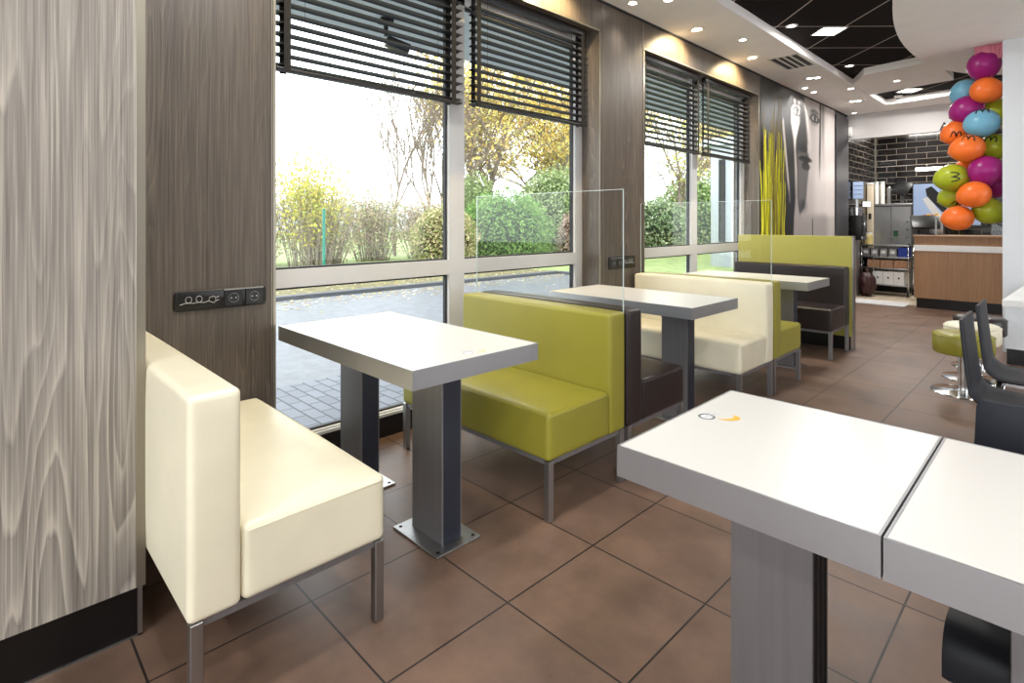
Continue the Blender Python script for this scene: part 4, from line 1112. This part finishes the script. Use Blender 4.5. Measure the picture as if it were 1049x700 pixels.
GREEN = [(96, 140, 60), (120, 164, 70), (80, 120, 52), (140, 178, 88)]
VARIEG = [(170, 168, 100), (200, 186, 130), (136, 146, 76), (216, 194, 150), (110, 122, 64)]
PALE = [(150, 176, 110), (176, 196, 130), (128, 152, 92), (196, 206, 150)]
YEL = [(206, 198, 60), (222, 206, 84), (178, 184, 60), (196, 170, 60)]
MIX = [(196, 168, 140), (186, 178, 136), (210, 184, 160), (160, 168, 112), (216, 194, 176), (184, 150, 128), (196, 188, 140)]
AUT = [(226, 196, 84), (234, 210, 110), (222, 176, 84), (214, 206, 104), (200, 190, 96), (232, 190, 110), (206, 200, 120)]
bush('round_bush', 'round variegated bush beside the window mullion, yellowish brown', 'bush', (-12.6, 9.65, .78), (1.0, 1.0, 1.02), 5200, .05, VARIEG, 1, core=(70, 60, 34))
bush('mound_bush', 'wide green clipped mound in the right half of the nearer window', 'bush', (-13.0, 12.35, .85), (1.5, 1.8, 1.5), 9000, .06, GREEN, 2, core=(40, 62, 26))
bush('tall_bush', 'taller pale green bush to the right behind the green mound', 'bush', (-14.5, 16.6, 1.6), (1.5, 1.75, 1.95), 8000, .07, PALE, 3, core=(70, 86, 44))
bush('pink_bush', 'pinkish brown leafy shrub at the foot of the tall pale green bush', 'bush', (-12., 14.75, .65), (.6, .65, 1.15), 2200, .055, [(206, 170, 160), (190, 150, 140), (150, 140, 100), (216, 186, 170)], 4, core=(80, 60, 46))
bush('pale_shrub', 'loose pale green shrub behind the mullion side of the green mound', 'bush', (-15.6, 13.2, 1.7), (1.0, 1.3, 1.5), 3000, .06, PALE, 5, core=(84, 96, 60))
g = 'wild shrubs behind the green fence post'
bush('yellow_shrub', 'tall yellow-green autumn shrub at the left edge of the nearer window', 'shrub', (-15.5, 6.9, 2.0), (1.3, 1.4, 1.55), 5200, .05, YEL+[(150, 160, 60)], 6, dense=False, twigs=60, shell=.15)
for k, (y, zz, nm) in enumerate(((5.4, .95, 'leftmost, under the yellow-green shrub'), (7.4, .95, 'just right of the teal fence post'), (9.2, 1.1, 'in the middle of the left pane'), (11.0, 1.0, 'next to the round variegated bush'), (13.2, 1.1, 'behind the mullion'))):
    bush('wild_shrub', 'tangled pinkish brown and green shrub, ' + nm, 'shrub', (-16.4+.3*(k % 2), y*1.04, zz+.22), (1.1, 1.35, 1.2+.12*(k % 3)), 8000, .042, MIX+([(150, 170, 90)]*(k % 3)), 20+k, g, dense=False, twigs=120, shell=.1)

def tree(name, label, base, H, cols, n, size, seed, spread=.42, levels=4, r0=.12, bare=False, group=None, lean=0., start=.35):
    rnd = random.Random(seed); r = root(name, (base[0], base[1], GZ), label=label, cat='tree', group=group)
    bm = bmesh.new(); tips = []
    def grow(p, d, L, rad, lev):
        n_ = 4; pts = [p.copy()]; q = p.copy(); dd = d.copy()
        for i in range(n_):
            dd = (dd+Vector((rnd.gauss(0, .10), rnd.gauss(0, .10), rnd.gauss(.03, .05)))).normalized(); q = q+dd*L/n_; pts.append(q.copy())
        tube(bm, pts, rad, 6 if lev < 2 else 4, rad*.55, caps=False)
        if lev >= levels: tips.extend(pts[1:]); return
        if lev >= 2: tips.extend(pts[2:])
        for k in range(rnd.choice((3, 3, 4)) if lev else 5):
            t = rnd.uniform(start if lev == 0 else .35, 1.); b = pts[0].lerp(pts[-1], t) if lev == 0 else pts[min(n_, 1+int(t*n_))]
            idx = t*n_; i0 = min(n_-1, int(idx)); b = pts[i0].lerp(pts[i0+1], idx-i0)
            a = rnd.uniform(0, 6.28); side = Vector((math.cos(a), math.sin(a), rnd.uniform(.0, .5)))
            nd = (dd*(1-spread)+side*spread*1.3).normalized()
            grow(b, nd, L*rnd.uniform(.55, .75), rad*(.55 if lev == 0 else .6), lev+1)
        grow(pts[-1], dd, L*.62, rad*.55, lev+1)
    grow(Vector((0, 0, 0)), Vector((lean, lean*.5, 1)).normalized(), H*.45, r0, 0)
    obj('trunk', bm, M['bark'], r)
    if not bare:
        bm = bmesh.new(); cl = bm.verts.layers.float_color.new('tint'); pts = []
        for _ in range(n):
            p = rnd.choice(tips); s = .28; pts.append(p+Vector((rnd.gauss(0, s), rnd.gauss(0, s), rnd.gauss(0, s))))
        leaves(bm, cl, pts, size, cols, rnd)
        me = bpy.data.meshes.new('crown'); bm.to_mesh(me); bm.free(); me.materials.append(M['leaf']); o = bpy.data.objects.new('crown', me); C.objects.link(o); o.parent = r
tree('autumn_tree', 'golden leaved tree right behind the mullion of the nearer window', (-17., 15.0), 9.5, AUT, 13000, .075, 31, .5, 4, .15)
tree('autumn_tree', 'orange-yellow leaved tree above the clipped green mound', (-16.5, 18.6), 9., AUT, 13000, .075, 32, .55, 4, .16)
tree('autumn_tree', 'yellow leaved tree with dark low branches at the right frame of the nearer window', (-17.5, 23.5), 10., AUT, 13000, .08, 33, .6, 4, .18, lean=.1)
g = 'leafless young trees beyond the wild shrubs'
for k, (y, h, nm) in enumerate(((10.2, 8.0, 'leftmost and tallest'), (11.3, 7., 'second from the left'), (12.2, 6.8, 'third from the left'), (13.0, 6.2, 'closest to the mullion'))):
    tree('bare_tree', 'thin leafless tree in the left pane, ' + nm, (-18.+.5*(k % 2), y*1.12, 0), h, AUT, 0, .1, 40+k, .25, 4, .075, bare=True, group=g)
tree('sparse_tree', 'thin tree with a few orange leaves beside the mullion', (-16.5, 12.7), 6.5, AUT, 700, .08, 51, .35, 4, .06)
tree('sparse_tree', 'slender tree with sparse yellow leaves in the left pane of the farther window', (-11.5, 21.), 7.5, [(206, 206, 110), (222, 200, 110), (180, 190, 90)], 1500, .08, 52, .5, 4, .09)
tree('sparse_tree', 'pale autumn tree behind the white outbuilding', (-13., 29.), 9., [(226, 210, 130), (206, 206, 110), (222, 180, 140)], 2600, .11, 53, .5, 4, .12)
tree('sparse_tree', 'slim autumn tree farther right in the farther window', (-9.6, 24.), 6.5, [(206, 206, 110), (222, 180, 150), (200, 170, 150)], 1300, .08, 54, .5, 4, .08)
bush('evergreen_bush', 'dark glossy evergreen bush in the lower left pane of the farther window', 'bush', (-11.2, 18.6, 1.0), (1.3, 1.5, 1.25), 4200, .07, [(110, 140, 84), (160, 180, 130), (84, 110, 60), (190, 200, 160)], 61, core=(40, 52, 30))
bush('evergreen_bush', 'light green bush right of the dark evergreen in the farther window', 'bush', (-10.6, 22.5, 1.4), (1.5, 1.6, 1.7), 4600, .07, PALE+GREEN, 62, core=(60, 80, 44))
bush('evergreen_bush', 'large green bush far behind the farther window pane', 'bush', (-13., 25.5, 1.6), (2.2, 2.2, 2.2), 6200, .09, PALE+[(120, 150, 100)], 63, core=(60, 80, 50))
# distant hedge and hill line
def hill():
    bm = bmesh.new(); A = []
    n = 60
    for i in range(n+1):
        y = -30+190*i/n; h = 2.6+1.2*math.sin(i*.35)+.6*math.sin(i*1.3)
        A.append([bm.verts.new((-68, y, 0)), bm.verts.new((-72, y, h)), bm.verts.new((-84, y, h*1.2)), bm.verts.new((-90, y, 0))])
    for i in range(n):
        for k in range(3): bm.faces.new((A[i][k], A[i+1][k], A[i+1][k+1], A[i][k+1]))
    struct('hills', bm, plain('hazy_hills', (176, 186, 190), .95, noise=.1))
hill()
# fence: teal post with thin wires
def fence_post(x, y, label, wires=False):
    r = root('fence_post', (x, y, GZ+.04), label=label, cat='fence post', group='teal wire fence posts')
    bxo('post', (-.03, .03, -.03, .03, 0, 1.56), M['teal'], r, .004, 1); bxo('cap', (-.034, .034, -.034, .034, 1.56, 1.585), M['teal'], r, .004, 1)
    for z in (.3, .8, 1.3): bxo('wire_clip', (.03, .045, -.02, .02, z, z+.03), M['teal'], r)
fence_post(-13., 6.22, 'teal metal fence post in front of the wild shrubs, seen in the nearer window')
fence_post(-9.9, 20.9, 'teal metal fence post seen through the farther window')
# white outbuilding seen through the farther window
r = root('outbuilding', (0, 0, 0), label='white rendered outbuilding with a dark narrow window, seen through the farther window', cat='building')
bxo('wall', (-7.25, -5.2, 15., 19., GZ, 3.4), M['ext_white'], r, .01); bxo('roof', (-7.4, -5.0, 14.85, 19.2, 3.4, 3.6), M['canopy'], r, .02)
bxo('window', (-7.0, -6.82, 14.97, 15.0, .7, 3.0), M['gasket'], r); bxo('drainpipe', (-6.62, -6.55, 14.92, 15.0, GZ, 3.4), M['alu'], r, .01)
for i, (x, y) in enumerate(((-5.1, 12.2),)):
    bm = bmesh.new(); box(bm, x-.11, x+.11, y-.11, y+.11, GZ, 2.86, .01); o = obj('canopy_post', bm, M['ext_white']); tag(o, 'white square post carrying the entrance canopy outside the farther window', 'post')
# canopy over the pavement and floodlight
bm = bmesh.new(); box(bm, -4.21, XW-.3, -3, 13, 2.84, 3.1); struct('roof_canopy', bm, M['canopy'])
r = root('floodlight', (-3.80, 2.33, 2.84), -.3, label='dark floodlight under the outdoor canopy, seen through the blind', cat='floodlight')
bxo('mount', (-.06, .06, -.05, .05, -.03, 0), M['plastic_black'], r, .004); bxo('arm', (-.015, .015, -.015, .015, -.13, -.03), M['plastic_black'], r)
bm = bmesh.new(); box(bm, -.045, .045, -.06, .13, -.04, .035, .01); bmesh.ops.rotate(bm, cent=(0, 0, 0), matrix=Matrix.Rotation(-.25, 3, 'X'), verts=bm.verts); bmesh.ops.translate(bm, vec=(0, .06, -.18), verts=bm.verts); auto(obj('lamp_housing', bm, M['plastic_black'], r))
# fallen leaves along the kerb
rnd = random.Random(9); bm = bmesh.new(); cl = bm.verts.layers.float_color.new('tint')
for _ in range(1500):
    x = -9.0+abs(rnd.gauss(0, .5)); y = rnd.uniform(1, 11); 
    if rnd.random() < .45: x, y = rnd.uniform(-11.2, -9.3), rnd.uniform(0, 10.6)
    s = rnd.uniform(.02, .045); a = rnd.uniform(0, 6.28); z = GZ+(.004 if x > -9.1 else .055)
    c = rnd.choice(((206, 190, 150), (222, 206, 160), (190, 160, 110), (230, 226, 214), (200, 190, 96))); vs = []
    for k, rr in ((0, 1), (1, .6), (2, 1), (3, .6)): v = bm.verts.new((x+s*rr*math.cos(a+k*PI/2), y+s*rr*math.sin(a+k*PI/2), z+rnd.uniform(0, .012))); v[cl] = (*s2l(c), 1); vs.append(v)
    bm.faces.new(vs)
me = bpy.data.meshes.new('fallen_leaves'); bm.to_mesh(me); bm.free(); me.materials.append(M['leaf']); o = bpy.data.objects.new('fallen_leaves', me); C.objects.link(o)
tag(o, 'pale fallen leaves scattered along the kerb outside', 'leaves', kind='stuff')

# ------------------------------------------------------------------ sky, daylight portals, kitchen light
w = bpy.data.worlds.new('World'); bpy.context.scene.world = w; w.use_nodes = True; nt = w.node_tree
bg = nt.nodes['Background']; bg.inputs[0].default_value = (.93, .965, 1., 1); bg.inputs[1].default_value = 3.6
def portal(x, y, z, sx, sy, rot):
    l = bpy.data.lights.new('window_portal', 'AREA'); l.shape = 'RECTANGLE'; l.size = sx; l.size_y = sy; l.cycles.is_portal = True
    o = bpy.data.objects.new('window_portal', l); C.objects.link(o); o.location = (x, y, z); o.rotation_euler = rot
def alight(x, y, z, sx, sy, rot, e, col=(1, .96, .9)):
    l = bpy.data.lights.new('kitchen_lamp', 'AREA'); l.shape = 'RECTANGLE'; l.size = sx; l.size_y = sy; l.energy = e; l.color = col
    o = bpy.data.objects.new('kitchen_lamp', l); C.objects.link(o); o.location = (x, y, z); o.rotation_euler = rot
def lamp_unit(x, y, e, label):
    r = root('ceiling_lamp', (x, y, 3.0), label=label, cat='ceiling lamp', group='kitchen ceiling lamps')
    bxo('housing', (-.3, .3, -.1, .1, -.03, 0), M['ring'], r, .004); bxo('diffuser', (-.28, .28, -.08, .08, -.034, -.03), M['led'], r)
    alight(x, y, 2.955, .56, .16, (0, 0, 0), e)
lamp_unit(-2.0, 11.2, 30, 'left kitchen ceiling lamp hidden above the header')
lamp_unit(-.6, 11.2, 26, 'right kitchen ceiling lamp hidden above the header')

# ------------------------------------------------------------------ camera
cam = bpy.data.cameras.new('camera'); co = bpy.data.objects.new('camera', cam); C.objects.link(co)
co.location = (0, 0, 1.24); co.rotation_euler = (PI/2, 0, math.radians(45.6))
cam.sensor_width = 36; cam.lens = 565/1049*36; cam.shift_y = -(350-228)/1049; cam.clip_start = .02; cam.clip_end = 400
sc = bpy.context.scene; sc.camera = co
vs = sc.view_settings; vs.view_transform = 'Standard'; vs.look = 'None'; vs.gamma = 1; vs.use_curve_mapping = False; vs.exposure = .40
try:
    sc.cycles.max_bounces = 8; sc.cycles.diffuse_bounces = 5; sc.cycles.glossy_bounces = 4; sc.cycles.transparent_max_bounces = 16; sc.cycles.sample_clamp_indirect = 8
    sc.cycles.use_denoising = True
except Exception: pass
